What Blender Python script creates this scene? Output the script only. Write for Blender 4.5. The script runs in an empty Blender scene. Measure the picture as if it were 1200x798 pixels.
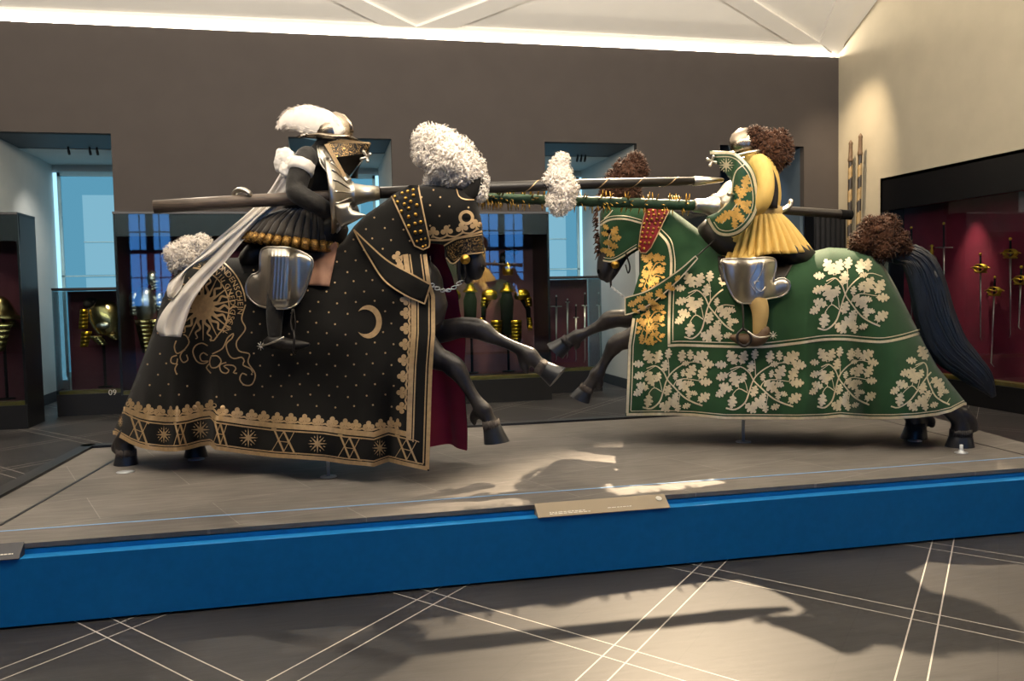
import bpy, bmesh, math, random
import numpy as np
from mathutils import Vector, Matrix, noise
from mathutils.geometry import delaunay_2d_cdt, tessellate_polygon
random.seed(7)
SC = bpy.context.scene
COL = SC.collection
PI = math.pi

# ------------------------------------------------------------------ camera
FPX = 1009.0
PITCH, ROLL, YAW, EYE = math.atan(56.5/1009), 0.0202, math.radians(12.52), 1.6
fw = np.array([math.sin(YAW)*math.cos(PITCH), math.cos(YAW)*math.cos(PITCH), -math.sin(PITCH)])
r0 = np.array([math.cos(YAW), -math.sin(YAW), 0.0]); u0 = np.cross(r0, fw)
cr, sr = math.cos(ROLL), math.sin(ROLL)
RT = cr*r0 - sr*u0; UP = cr*u0 + sr*r0
CAM = np.array([0.0, 0.0, EYE])
cam_data = bpy.data.cameras.new('camera'); cam = bpy.data.objects.new('camera', cam_data); COL.objects.link(cam)
cam_data.sensor_width = 36.0; cam_data.lens = FPX/1200*36.0; cam_data.clip_end = 200
M = Matrix.Identity(4)
for i in range(3):
    M[i][0], M[i][1], M[i][2], M[i][3] = RT[i], UP[i], -fw[i], CAM[i]
cam.matrix_world = M
SC.camera = cam

def ray(x, y):
    x = np.asarray(x, float); y = np.asarray(y, float)
    return fw + np.multiply.outer((x-600)/FPX, RT) - np.multiply.outer((y-399)/FPX, UP)
def onz(x, y, z):
    d = ray(x, y); return CAM + d*((z-EYE)/d[2])
def ony(x, y, Y):
    d = ray(x, y); return CAM + d*(Y/d[1])
def onx(x, y, X):
    d = ray(x, y); return CAM + d*(X/d[0])
def depth_of(p):
    return float(np.dot(np.asarray(p)-CAM, fw))

class Frame:
    """vertical frame of a horse: s forward, d towards the visitor's side, z up"""
    def __init__(self, O, ang, side):
        self.O = np.array([O[0], O[1], 0.0]); a = math.radians(ang)
        self.f = np.array([math.cos(a), math.sin(a), 0.0])
        self.n = np.array([-math.sin(a), math.cos(a), 0.0])*side
    def at(self, x, y, d):
        r = ray(x, y); d = np.asarray(d, float)
        t = (d - np.dot(CAM-self.O, self.n))/(r @ self.n)
        return CAM + r*t[..., None] if t.ndim else CAM + r*t
    def loc(self, p):
        q = np.asarray(p) - self.O
        return np.stack([q @ self.f, q @ self.n, q[..., 2]], -1)
    def w(self, s, d, z):
        return self.O + np.multiply.outer(s, self.f) + np.multiply.outer(d, self.n) + np.multiply.outer(z, np.array([0, 0, 1.0]))
    def mirror(self, p):
        L = self.loc(p); return self.w(L[..., 0], -L[..., 1], L[..., 2])
BF = Frame((-1.18, 6.77), -28.5, -1)        # black horse
GF = Frame((4.54, 5.62), 180-24.5, 1)       # green horse

# ------------------------------------------------------------------ materials
def lin(c):
    if isinstance(c, str):
        c = c.lstrip('#'); c = [int(c[i:i+2], 16)/255 for i in (0, 2, 4)]
    return tuple(v/12.92 if v <= 0.04045 else ((v+0.055)/1.055)**2.4 for v in c[:3]) + (1.0,)
def mat(name, color, rough=0.6, metal=0.0, vary=0.12, scale=8.0, bump=0.0, bscale=60.0, sheen=0.0, coat=0.0, spec=0.5, stretch=(1, 1, 1), color2=None, detail=4.0):
    m = bpy.data.materials.new(name); m.use_nodes = True
    nt = m.node_tree; b = nt.nodes['Principled BSDF']
    b.inputs['Roughness'].default_value = rough; b.inputs['Metallic'].default_value = metal
    b.inputs['Specular IOR Level'].default_value = spec
    if sheen: b.inputs['Sheen Weight'].default_value = sheen
    if coat: b.inputs['Coat Weight'].default_value = coat; b.inputs['Coat Roughness'].default_value = 0.2
    tc = nt.nodes.new('ShaderNodeTexCoord'); mp = nt.nodes.new('ShaderNodeMapping'); mp.inputs['Scale'].default_value = stretch
    nt.links.new(tc.outputs['Object'], mp.inputs['Vector'])
    n = nt.nodes.new('ShaderNodeTexNoise'); n.inputs['Scale'].default_value = scale; n.inputs['Detail'].default_value = detail
    nt.links.new(mp.outputs['Vector'], n.inputs['Vector'])
    rp = nt.nodes.new('ShaderNodeValToRGB'); c = lin(color)
    c2 = lin(color2) if color2 else None
    rp.color_ramp.elements[0].position = 0.3; rp.color_ramp.elements[1].position = 0.7
    rp.color_ramp.elements[0].color = tuple(v*(1-vary) for v in c[:3])+(1,)
    rp.color_ramp.elements[1].color = c2 if c2 else tuple(min(1, v*(1+vary)) for v in c[:3])+(1,)
    nt.links.new(n.outputs['Fac'], rp.inputs['Fac']); nt.links.new(rp.outputs['Color'], b.inputs['Base Color'])
    if bump:
        n2 = nt.nodes.new('ShaderNodeTexNoise'); n2.inputs['Scale'].default_value = bscale; n2.inputs['Detail'].default_value = 3
        nt.links.new(mp.outputs['Vector'], n2.inputs['Vector'])
        bp = nt.nodes.new('ShaderNodeBump'); bp.inputs['Strength'].default_value = bump; bp.inputs['Distance'].default_value = 0.01
        nt.links.new(n2.outputs['Fac'], bp.inputs['Height']); nt.links.new(bp.outputs['Normal'], b.inputs['Normal'])
    return m
def emis(name, color, strength):
    m = bpy.data.materials.new(name); m.use_nodes = True; nt = m.node_tree
    nt.nodes.remove(nt.nodes['Principled BSDF'])
    e = nt.nodes.new('ShaderNodeEmission'); e.inputs['Color'].default_value = lin(color); e.inputs['Strength'].default_value = strength
    nt.links.new(e.outputs[0], nt.nodes['Material Output'].inputs['Surface']); return m
def glass_mat(name, tint='#dfe8ea', gloss=1.0):
    m = bpy.data.materials.new(name); m.use_nodes = True; nt = m.node_tree
    nt.nodes.remove(nt.nodes['Principled BSDF'])
    t = nt.nodes.new('ShaderNodeBsdfTransparent'); t.inputs['Color'].default_value = lin(tint)
    g = nt.nodes.new('ShaderNodeBsdfGlossy'); g.inputs['Roughness'].default_value = 0.02; g.inputs['Color'].default_value = (gloss, gloss, gloss, 1)
    fr = nt.nodes.new('ShaderNodeFresnel'); fr.inputs['IOR'].default_value = 1.5
    ml = nt.nodes.new('ShaderNodeMath'); ml.operation = 'MULTIPLY'; ml.inputs[1].default_value = 1.9
    ge = nt.nodes.new('ShaderNodeNewGeometry'); iv = nt.nodes.new('ShaderNodeMath'); iv.operation = 'SUBTRACT'; iv.inputs[0].default_value = 1.0
    nt.links.new(ge.outputs['Backfacing'], iv.inputs[1]); m2 = nt.nodes.new('ShaderNodeMath'); m2.operation = 'MULTIPLY'
    nt.links.new(fr.outputs[0], m2.inputs[0]); nt.links.new(iv.outputs[0], m2.inputs[1]); nt.links.new(m2.outputs[0], ml.inputs[0])
    mx = nt.nodes.new('ShaderNodeMixShader'); nt.links.new(ml.outputs[0], mx.inputs[0])
    nt.links.new(t.outputs[0], mx.inputs[1]); nt.links.new(g.outputs[0], mx.inputs[2])
    nt.links.new(mx.outputs[0], nt.nodes['Material Output'].inputs['Surface']); return m

# ------------------------------------------------------------------ mesh builder
class MB:
    def __init__(self): self.v = []; self.f = []; self.m = []
    def add(self, vs, fs, mi=0):
        o = len(self.v); self.v += [tuple(map(float, p)) for p in vs]
        for q in fs: self.f.append(tuple(i+o for i in q)); self.m.append(mi)
        return self
    def box(self, a, b, mi=0):
        (x0, y0, z0), (x1, y1, z1) = a, b
        x0, x1 = min(x0, x1), max(x0, x1); y0, y1 = min(y0, y1), max(y0, y1); z0, z1 = min(z0, z1), max(z0, z1)
        vs = [(x0, y0, z0), (x1, y0, z0), (x1, y1, z0), (x0, y1, z0), (x0, y0, z1), (x1, y0, z1), (x1, y1, z1), (x0, y1, z1)]
        return self.add(vs, [(0, 3, 2, 1), (4, 5, 6, 7), (0, 1, 5, 4), (1, 2, 6, 5), (2, 3, 7, 6), (3, 0, 4, 7)], mi)
    def prism(self, poly, vec, mi=0):
        n = len(poly); P = [Vector(p) for p in poly]; V = Vector(vec)
        vs = P + [p+V for p in P]
        fs = [tuple(range(n))[::-1], tuple(range(n, 2*n))] + [(i, (i+1) % n, n+(i+1) % n, n+i) for i in range(n)]
        return self.add(vs, fs, mi)
    def loft(self, pts, rad, n=14, mi=0, cap=True, round_end=False, up=(0, 0, 1), jit=None, closed=False):
        """tube through pts; rad = r or (ra, rb), ra along side vector, rb along the up vector"""
        P = [Vector(p) for p in pts]; R = [(r, r) if not hasattr(r, '__len__') else r for r in rad]
        if round_end:
            def ext(p, q, r):
                d = (p-q).normalized(); k = (r[0]+r[1])/2
                return [(p+d*k*0.55, (r[0]*0.8, r[1]*0.8)), (p+d*k*0.9, (r[0]*0.4, r[1]*0.4))]
            e = ext(P[-1], P[-2], R[-1]); s = ext(P[0], P[1], R[0])
            P = [s[1][0], s[0][0]] + P + [e[0][0], e[1][0]]; R = [s[1][1], s[0][1]] + R + [e[0][1], e[1][1]]
        vs = []; U = Vector(up); prev = None
        for i, p in enumerate(P):
            if closed: t = (P[(i+1) % len(P)]-P[i-1]).normalized()
            else: t = (P[min(i+1, len(P)-1)]-P[max(i-1, 0)])
            t = t.normalized() if t.length > 1e-9 else Vector((0, 0, 1))
            base = U if prev is None else prev
            u = base - t*base.dot(t)
            if u.length < 1e-3: u = Vector((1, 0, 0)) - t*t.x
            u.normalize(); sde = t.cross(u).normalized(); prev = u
            ra, rb = R[i]
            for k in range(n):
                a = 2*PI*k/n; j = jit(i, k) if jit else 1.0
                vs.append(p + sde*math.cos(a)*ra*j + u*math.sin(a)*rb*j)
        L = len(P); fs = []
        for i in range(L if closed else L-1):
            i2 = (i+1) % L
            for k in range(n): fs.append((i*n+k, i*n+(k+1) % n, i2*n+(k+1) % n, i2*n+k))
        if cap and not closed: fs += [tuple(range(n))[::-1], tuple(range((L-1)*n, L*n))]
        return self.add(vs, fs, mi)
    def ball(self, c, r, n=12, m=8, mi=0, sc=(1, 1, 1)):
        vs = [Vector((0, 0, -1))]
        for i in range(1, m):
            ph = -PI/2+PI*i/m
            vs += [Vector((math.cos(ph)*math.cos(2*PI*k/n), math.cos(ph)*math.sin(2*PI*k/n), math.sin(ph))) for k in range(n)]
        vs.append(Vector((0, 0, 1))); C = Vector(c)
        vs = [C+Vector((p.x*r*sc[0], p.y*r*sc[1], p.z*r*sc[2])) for p in vs]
        fs = [(0, 1+(k+1) % n, 1+k) for k in range(n)]
        for i in range(m-2):
            for k in range(n): fs.append((1+i*n+k, 1+i*n+(k+1) % n, 1+(i+1)*n+(k+1) % n, 1+(i+1)*n+k))
        e = len(vs)-1; o = 1+(m-2)*n
        fs += [(o+k, o+(k+1) % n, e) for k in range(n)]
        return self.add(vs, fs, mi)
    def lathe(self, c, axis, prof, n=20, mi=0, sq=(1, 1), cap=True):
        """prof = [(along, radius)] about axis through c"""
        A = Vector(axis).normalized(); c = Vector(c)
        x = A.orthogonal().normalized() if abs(A.z) < 0.9 else Vector((1, 0, 0)); x = (x-A*x.dot(A)).normalized()
        if abs(A.z) < 0.9: x = (Vector((0, 0, 1))-A*A.z).normalized()
        y = A.cross(x); vs = []
        for h, r in prof:
            for k in range(n):
                a = 2*PI*k/n; vs.append(c+A*h+x*math.cos(a)*r*sq[0]+y*math.sin(a)*r*sq[1])
        fs = []
        for i in range(len(prof)-1):
            for k in range(n): fs.append((i*n+k, i*n+(k+1) % n, (i+1)*n+(k+1) % n, (i+1)*n+k))
        if cap: fs += [tuple(range(n))[::-1], tuple(range((len(prof)-1)*n, len(prof)*n))]
        return self.add(vs, fs, mi)
    def mesh(self, name, off=(0, 0, 0), smooth=True, recalc=True):
        me = bpy.data.meshes.new(name); o = Vector(off)
        me.from_pydata([tuple(Vector(p)-o) for p in self.v], [], self.f)
        me.polygons.foreach_set('material_index', self.m)
        if recalc:
            bm = bmesh.new(); bm.from_mesh(me); bmesh.ops.recalc_face_normals(bm, faces=bm.faces); bm.to_mesh(me); bm.free()
        me.polygons.foreach_set('use_smooth', [smooth]*len(me.polygons))
        me.update(); return me
    def build(self, name, mats, parent=None, smooth=True, base=None, recalc=True, sharp=None, bevel=0.0):
        if not isinstance(mats, (list, tuple)): mats = [mats]
        off = root_loc(parent) if parent else (base if base is not None else (0, 0, 0))
        me = self.mesh(name, off, smooth, recalc)
        if sharp: me.set_sharp_from_angle(angle=math.radians(sharp))
        for m in mats: me.materials.append(m)
        o = bpy.data.objects.new(name, me); COL.objects.link(o)
        if parent: o.parent = parent
        else: o.location = off
        if bevel:
            b = o.modifiers.new('bevel', 'BEVEL'); b.width = bevel; b.segments = 2; b.limit_method = 'ANGLE'
        return o
def root_loc(o):
    while o.parent: o = o.parent
    return tuple(o.location)
def tag(o, label=None, cat=None, group=None, kind=None):
    for k, v in (('label', label), ('category', cat), ('group', group), ('kind', kind)):
        if v: o[k] = v
    return o
def thing(name, label, cat, loc, group=None):
    o = bpy.data.objects.new(name, None); COL.objects.link(o); o.location = tuple(map(float, loc)); o.empty_display_size = 0.1
    return tag(o, label, cat, group)
def struct(o): o['kind'] = 'structure'; return o
def copy_tree(o, parent=None):
    c = o.copy(); COL.objects.link(c); c.parent = parent
    for ch in o.children: copy_tree(ch, c)
    return c

def remeshed(mb, name, mats, parent, voxel=0.015, smooth_it=6, base=None):
    """fuse closed tubes into one continuous surface"""
    off = root_loc(parent) if parent else base
    me = mb.mesh(name+'_src', off)
    t = bpy.data.objects.new('tmp', me); COL.objects.link(t)
    r = t.modifiers.new('r', 'REMESH'); r.mode = 'VOXEL'; r.voxel_size = voxel; r.use_smooth_shade = True
    s = t.modifiers.new('s', 'SMOOTH'); s.factor = 0.5; s.iterations = smooth_it
    dg = bpy.context.evaluated_depsgraph_get(); dg.update()
    me2 = bpy.data.meshes.new_from_object(t.evaluated_get(dg)); me2.name = name
    bpy.data.objects.remove(t); bpy.data.meshes.remove(me)
    me2.polygons.foreach_set('use_smooth', [True]*len(me2.polygons))
    me2.materials.clear()
    for m in (mats if isinstance(mats, (list, tuple)) else [mats]): me2.materials.append(m)
    o = bpy.data.objects.new(name, me2); COL.objects.link(o)
    if parent: o.parent = parent
    else: o.location = off
    return o

# ------------------------------------------------------------------ 2D outline helpers
def smooth_path(pts, step=3.0, closed=False, tension=0.5):
    P = [np.array(p, float) for p in pts]; n = len(P); out = []
    rng = range(n if closed else n-1)
    for i in rng:
        p1, p2 = P[i], P[(i+1) % n]
        p0 = P[i-1] if (closed or i > 0) else p1*2-p2
        p3 = P[(i+2) % n] if (closed or i+2 < n) else p2*2-p1
        k = max(1, int(np.linalg.norm((p2-p1)[:2])/step))
        for j in range(k):
            t = j/k
            out.append(0.5*((2*p1)+(-p0+p2)*t+(2*p0-5*p1+4*p2-p3)*t*t+(-p0+3*p1-3*p2+p3)*t**3))
    if not closed: out.append(P[-1])
    return np.array(out)
def densify(pts, step, closed=True):
    P = np.asarray(pts, float); n = len(P); out = []
    for i in range(n if closed else n-1):
        a, b = P[i], P[(i+1) % n]; k = max(1, int(math.ceil(np.linalg.norm(b-a)/step)))
        for j in range(k): out.append(a+(b-a)*j/k)
    if not closed: out.append(P[-1])
    return np.array(out)
def seg_dist(pts, A, B):
    pts = np.asarray(pts, float); best = np.full(len(pts), 1e9)
    for a, b in zip(A, B):
        ab = b-a; L = ab @ ab
        t = np.clip(((pts-a) @ ab)/(L if L > 1e-12 else 1), 0, 1)
        d = np.linalg.norm(pts-(a+t[:, None]*ab), axis=1); best = np.minimum(best, d)
    return best
def inside(pts, poly):
    x, y = pts[:, 0], pts[:, 1]; res = np.zeros(len(pts), bool); n = len(poly)
    for i in range(n):
        x1, y1 = poly[i]; x2, y2 = poly[(i+1) % n]
        c = (y1 > y) != (y2 > y)
        with np.errstate(divide='ignore', invalid='ignore'):
            xi = (x2-x1)*(y-y1)/(y2-y1)+x1
        res ^= c & (x < xi)
    return res
def idw(ctrl, p=2.5):
    C = np.array([(c[0], c[1]) for c in ctrl], float); V = np.array([c[2] for c in ctrl], float)
    def f(pts):
        d = np.linalg.norm(np.asarray(pts)[:, None, :]-C[None], axis=2)+4
        w = d**-p; return (w*V).sum(1)/w.sum(1)
    return f

class Sheet:
    """a rounded hide or cloth whose outline is known: round edges curl to the centre plane, open ones hang free"""
    def __init__(self, fr, outline, W, D, d0=0.0, extra=None, step=4.0, base=None):
        self.fr, self.d0, self.extra, self.base = fr, d0, extra, base
        self.W = W if callable(W) else (lambda p, W=W: np.full(len(p), W))
        self.D = D if callable(D) else (lambda p, D=D: np.full(len(p), D))
        P = np.array([(o[0], o[1]) for o in outline], float); fl = [bool(o[2]) if len(o) > 2 else True for o in outline]
        n = len(P); self.A = np.array([P[i] for i in range(n) if fl[i]]).reshape(-1, 2); self.B = np.array([P[(i+1) % n] for i in range(n) if fl[i]]).reshape(-1, 2)
        self.poly = P
        ring = densify(P, step)
        lo, hi = P.min(0), P.max(0); g = []
        ys = np.arange(lo[1], hi[1], step*0.87)
        for j, yy in enumerate(ys):
            for xx in np.arange(lo[0]+(j % 2)*step/2, hi[0], step): g.append((xx, yy))
        g = np.array(g) if g else np.zeros((0, 2))
        if len(g):
            g = g[inside(g, P)]
        if len(g):
            rb = np.roll(ring, -1, 0); g = g[seg_dist(g, ring, rb) > step*0.45]
        allp = np.vstack([ring, g]) if len(g) else ring
        m = len(ring)
        r = delaunay_2d_cdt([Vector(p) for p in allp], [(i, (i+1) % m) for i in range(m)], [list(range(m))], 1, 1e-4)
        self.p2 = np.array([tuple(v) for v in r[0]]); self.tri = [tuple(f) for f in r[2]]
        self.t = seg_dist(self.p2, self.A, self.B) if len(self.A) else np.full(len(self.p2), 1e3)
    def prof(self, pts):
        pts = np.asarray(pts, float).reshape(-1, 2)
        t = seg_dist(pts, self.A, self.B) if len(self.A) else np.full(len(pts), 1e3)
        ins = inside(pts, self.poly)
        u = np.clip(t/self.D(pts), 0, 1); q = np.sqrt(np.clip(1-(1-u)**2, 0, 1))
        q = np.where(ins | (t < 0.6), q, q*0)
        return q, t
    def d(self, pts):
        pts = np.asarray(pts, float).reshape(-1, 2)
        t = seg_dist(pts, self.A, self.B) if len(self.A) else np.full(len(pts), 1e3)
        u = np.clip(t/self.D(pts), 0, 1); q = np.sqrt(np.clip(1-(1-u)**2, 0, 1))
        b = self.base(pts) if self.base else self.d0
        dd = b+self.W(pts)*q
        if self.extra: dd = dd+self.extra(pts)*np.clip(t/12, 0, 1)
        return dd
    def front(self):
        d = self.d(self.p2); return self.fr.at(self.p2[:, 0], self.p2[:, 1], d)
    def symmetric(self, mb, mi=0, mi_far=None, lining=None, inset=0.008):
        F = self.front(); n = len(F); L = self.fr.loc(F); B = self.fr.w(L[:, 0], -L[:, 1], L[:, 2])
        shared = (self.t < 0.05) & (np.abs(L[:, 1]) < 1e-3)
        idx = np.arange(n); far = np.where(shared, idx, idx+n)
        vs = np.vstack([F, B]); fs = list(self.tri)
        mb.add(vs, fs, mi); o = len(mb.v)-2*n
        for t in self.tri:
            q = tuple(int(far[i])+o for i in t[::-1])
            if len(set(q)) == 3: mb.f.append(q); mb.m.append(mi if mi_far is None else mi_far)
        if lining is not None:
            k = np.clip((np.abs(L[:, 1])-inset)/np.maximum(np.abs(L[:, 1]), 1e-4), 0, 1)
            for sgn in (-1,):
                I = self.fr.w(L[:, 0], sgn*L[:, 1]*k, L[:, 2]-0.004); mb.add(I, [t[::-sgn] for t in self.tri], lining)
    def solid(self, mb, back=0.02, mi=0, both=False):
        """front plus a flat-ish back at base-back, closed at the rim"""
        F = self.front(); pts = self.p2
        b = (self.base(pts) if self.base else np.full(len(pts), self.d0))
        d = self.d(pts)
        bd = b-(d-b)-back if both else np.minimum(b, d)-back
        B = self.fr.at(pts[:, 0], pts[:, 1], bd); n = len(F)
        mb.add(np.vstack([F, B]), self.tri + [tuple(i+n for i in t[::-1]) for t in self.tri], mi); o = len(mb.v)-2*n
        from collections import Counter
        c = Counter()
        for t in self.tri:
            for i in range(3):
                a, e = t[i], t[(i+1) % 3]; c[(a, e)] += 1
        for (a, e) in c:
            if (e, a) not in c: mb.f.append((a+o, a+n+o, e+n+o, e+o)); mb.m.append(mi)
    def parallel(self, mb, thick=0.004, mi=0):
        F = self.front(); d = self.d(self.p2); B = self.fr.at(self.p2[:, 0], self.p2[:, 1], d-thick); n = len(F)
        mb.add(np.vstack([F, B]), self.tri + [tuple(i+n for i in t[::-1]) for t in self.tri], mi); o = len(mb.v)-2*n
        E = set()
        for t in self.tri:
            for i in range(3): E.add((t[i], t[(i+1) % 3]))
        for (a, e) in E:
            if (e, a) not in E: mb.f.append((a+o, a+n+o, e+n+o, e+o)); mb.m.append(mi)
    # ---- embroidery lying on the sheet
    def put(self, pts, lift=0.004):
        pts = np.asarray(pts, float).reshape(-1, 2); return self.fr.at(pts[:, 0], pts[:, 1], self.d(pts)+lift)
    def stripe(self, mb, path, width, mi, lift=0.004, step=3.0, curve=False, taper=None, side=0.0):
        P = smooth_path(path, step) if curve else densify(path, step, False)
        n = len(P); T = np.gradient(P, axis=0); T /= np.maximum(np.linalg.norm(T, axis=1), 1e-9)[:, None]
        N = np.stack([-T[:, 1], T[:, 0]], 1); w = np.full(n, width/2.0)
        if taper: w = w*np.interp(np.linspace(0, 1, n), [0, 0.5, 1], taper)
        k = max(1, int(width/4)); rows = []
        for j in range(k+1):
            a = -1+2*j/k; rows.append(P+N*(w*a+side)[:, None])
        V = np.vstack([self.put(r, lift) for r in rows]); fs = []
        for j in range(k):
            for i in range(n-1): fs.append((j*n+i, j*n+i+1, (j+1)*n+i+1, (j+1)*n+i))
        mb.add(V, fs, mi)
    def patch(self, mb, poly, mi, lift=0.004, step=3.0):
        P = densify(poly, step); n = len(P)
        if np.ptp(P, axis=0).max() > 6:
            lo, hi = P.min(0), P.max(0); gs = 2.6
            g = np.array([(x, y) for y in np.arange(lo[1]+.5, hi[1], gs) for x in np.arange(lo[0]+.5, hi[0], gs)]).reshape(-1, 2)
            g = g[inside(g, P)] if len(g) else g
            if len(g): g = g[seg_dist(g, P, np.roll(P, -1, 0)) > .7]
            A = np.vstack([P, g]) if len(g) else P
            r = delaunay_2d_cdt([Vector(p) for p in A], [(i, (i+1) % n) for i in range(n)], [list(range(n))], 1, 1e-5)
            V = np.array([tuple(v) for v in r[0]]); mb.add(self.put(V, lift), [tuple(f) for f in r[2]], mi); return
        tri = tessellate_polygon([[Vector((p[0], p[1], 0)) for p in P]])
        mb.add(self.put(P, lift), [tuple(t) for t in tri], mi)

def rot2(pts, ang, sc=1.0, at=(0, 0), flip=1):
    a = math.radians(ang); c, s = math.cos(a), math.sin(a)
    P = np.asarray(pts, float)*[1, flip]*np.asarray(sc)
    return np.stack([P[:, 0]*c-P[:, 1]*s+at[0], P[:, 0]*s+P[:, 1]*c+at[1]], 1)
def folds(lst):
    def f(p):
        x, y = p[:, 0], p[:, 1]; r = np.zeros(len(p))
        for xt, yt, xb, yb, w, a in lst:
            v = np.clip((y-yt)/(yb-yt), 0, 1.2); xc = xt+(xb-xt)*v
            r += 1.9*a*v**1.3*np.exp(-((x-xc)/(w*(0.5+0.5*v)))**2)
        return r
    return f
# ================================================================== materials of the setting
def stone_mat(name, c1, c2, rough, lines=False, ang=47.8, streak=1.0):
    m = bpy.data.materials.new(name); m.use_nodes = True; nt = m.node_tree; L = nt.links
    b = nt.nodes['Principled BSDF']; b.inputs['Roughness'].default_value = rough; b.inputs['Specular IOR Level'].default_value = 0.4
    tc = nt.nodes.new('ShaderNodeTexCoord')
    mp = nt.nodes.new('ShaderNodeMapping'); mp.inputs['Rotation'].default_value = (0, 0, math.radians(-ang)); mp.inputs['Scale'].default_value = (1.2, 9, 1)
    L.new(tc.outputs['Object'], mp.inputs['Vector'])
    n1 = nt.nodes.new('ShaderNodeTexNoise'); n1.inputs['Scale'].default_value = 3.0; n1.inputs['Detail'].default_value = 8; n1.inputs['Roughness'].default_value = 0.7
    L.new(mp.outputs[0], n1.inputs['Vector'])
    n2 = nt.nodes.new('ShaderNodeTexNoise'); n2.inputs['Scale'].default_value = 1.3; n2.inputs['Detail'].default_value = 3
    L.new(tc.outputs['Object'], n2.inputs['Vector'])
    mr = nt.nodes.new('ShaderNodeMath'); mr.operation = 'ADD'; L.new(n1.outputs['Fac'], mr.inputs[0]); L.new(n2.outputs['Fac'], mr.inputs[1])
    hf = nt.nodes.new('ShaderNodeMath'); hf.operation = 'MULTIPLY'; hf.inputs[1].default_value = 0.5; L.new(mr.outputs[0], hf.inputs[0])
    rp = nt.nodes.new('ShaderNodeValToRGB'); rp.color_ramp.elements[0].position = 0.36; rp.color_ramp.elements[1].position = 0.64
    rp.color_ramp.elements[0].color = lin(c1); rp.color_ramp.elements[1].color = lin(c2); L.new(hf.outputs[0], rp.inputs['Fac'])
    out = rp.outputs['Color']
    mp2 = nt.nodes.new('ShaderNodeMapping'); mp2.inputs['Rotation'].default_value = (0, 0, math.radians(-ang))
    L.new(tc.outputs['Object'], mp2.inputs['Vector'])
    bk = nt.nodes.new('ShaderNodeTexBrick'); bk.inputs['Scale'].default_value = 1.0; bk.inputs['Mortar Size'].default_value = 0.003; bk.inputs['Brick Width'].default_value = 1.2; bk.inputs['Row Height'].default_value = 0.6
    bk.inputs['Color1'].default_value = (1, 1, 1, 1); bk.inputs['Color2'].default_value = (0.86, 0.86, 0.86, 1); bk.inputs['Mortar'].default_value = (1.5, 1.5, 1.5, 1) if not lines else (0.7, 0.7, 0.7, 1)
    L.new(mp2.outputs[0], bk.inputs['Vector'])
    mx = nt.nodes.new('ShaderNodeMix'); mx.data_type = 'RGBA'; mx.blend_type = 'MULTIPLY'; mx.inputs['Factor'].default_value = 1.0
    L.new(out, mx.inputs['A']); L.new(bk.outputs['Color'], mx.inputs['B']); out = mx.outputs['Result']
    if lines:
        sp = nt.nodes.new('ShaderNodeSeparateXYZ'); L.new(tc.outputs['Object'], sp.inputs[0])
        def M(op, a, bb=None):
            q = nt.nodes.new('ShaderNodeMath'); q.operation = op
            for i, vv in enumerate((a, bb)):
                if vv is None: continue
                if isinstance(vv, (int, float)): q.inputs[i].default_value = vv
                else: L.new(vv, q.inputs[i])
            return q.outputs[0]
        res = None
        for a, c0, per, hg in ((47.8, 0.305, 1.145, 0.058), (127.8, -1.905, 1.237, 0.065)):
            s, c = math.sin(math.radians(a)), math.cos(math.radians(a))
            u = M('ADD', M('MULTIPLY', sp.outputs['X'], -s), M('MULTIPLY', sp.outputs['Y'], c))
            w = M('FLOORED_MODULO', M('ADD', u, -c0+per/2), per)
            d = M('ABSOLUTE', M('SUBTRACT', M('ABSOLUTE', M('SUBTRACT', w, per/2)), hg))
            ln = M('LESS_THAN', d, 0.0034)
            res = ln if res is None else M('MAXIMUM', res, ln)
        m2 = nt.nodes.new('ShaderNodeMix'); m2.data_type = 'RGBA'; L.new(res, m2.inputs['Factor']); L.new(out, m2.inputs['A']); m2.inputs['B'].default_value = lin('#b4aea6'); out = m2.outputs['Result']
    L.new(out, b.inputs['Base Color'])
    bp = nt.nodes.new('ShaderNodeBump'); bp.inputs['Strength'].default_value = 0.25; bp.inputs['Distance'].default_value = 0.004; L.new(n1.outputs['Fac'], bp.inputs['Height']); L.new(bp.outputs[0], b.inputs['Normal'])
    return m
m_floor = stone_mat('dark slate floor', '#242324', '#3b393a', 0.48, lines=True)
m_plat = stone_mat('grey brown stone slabs', '#5a5653', '#837d78', 0.55, ang=20)
m_wall = mat('taupe plaster', '#413b38', 0.9, vary=0.05, scale=3, bump=0.05, bscale=250)
m_wallr = mat('beige plaster', '#aea591', 0.9, vary=0.04, scale=3, bump=0.05, bscale=250)
m_ceil = mat('white ceiling plaster', '#f2eee6', 0.9, vary=0.02, scale=2)
m_white = mat('white niche plaster', '#b9bdba', 0.85, vary=0.03, scale=3)
m_blue = mat('blue painted plinth', '#0e72b4', 0.55, vary=0.06, scale=20, bump=0.05, bscale=300, spec=0.3)
m_black = mat('black lacquered metal', '#0b0b0d', 0.35, vary=0.1)
m_ledge = mat('brass ledge', '#8a7538', 0.45, metal=0.7, vary=0.15, scale=15)
m_velvet = mat('burgundy velvet', '#6d2233', 0.9, vary=0.12, scale=5, sheen=0.3)
m_mauve = mat('mauve velvet', '#6e4549', 0.95, vary=0.12, scale=5)
m_velvet2 = mat('crimson velvet', '#760d29', 0.95, vary=0.15, scale=4)
m_glass = glass_mat('case glass')
m_gold = mat('gilded armour', '#d8a930', 0.28, metal=1.0, vary=0.15, scale=30)
m_steel = mat('polished steel', '#cfcac0', 0.33, metal=1.0, vary=0.08, scale=12, bump=0.03, bscale=40)
m_steel_gold = mat('gilt steel', '#c9b27a', 0.25, metal=1.0, vary=0.2, scale=10)  # golden tone of the gilt armour pieces
m_helm = mat('burnished helmet steel', '#a39685', 0.27, metal=1.0, vary=0.3, scale=9, bump=.08, bscale=30)
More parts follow.
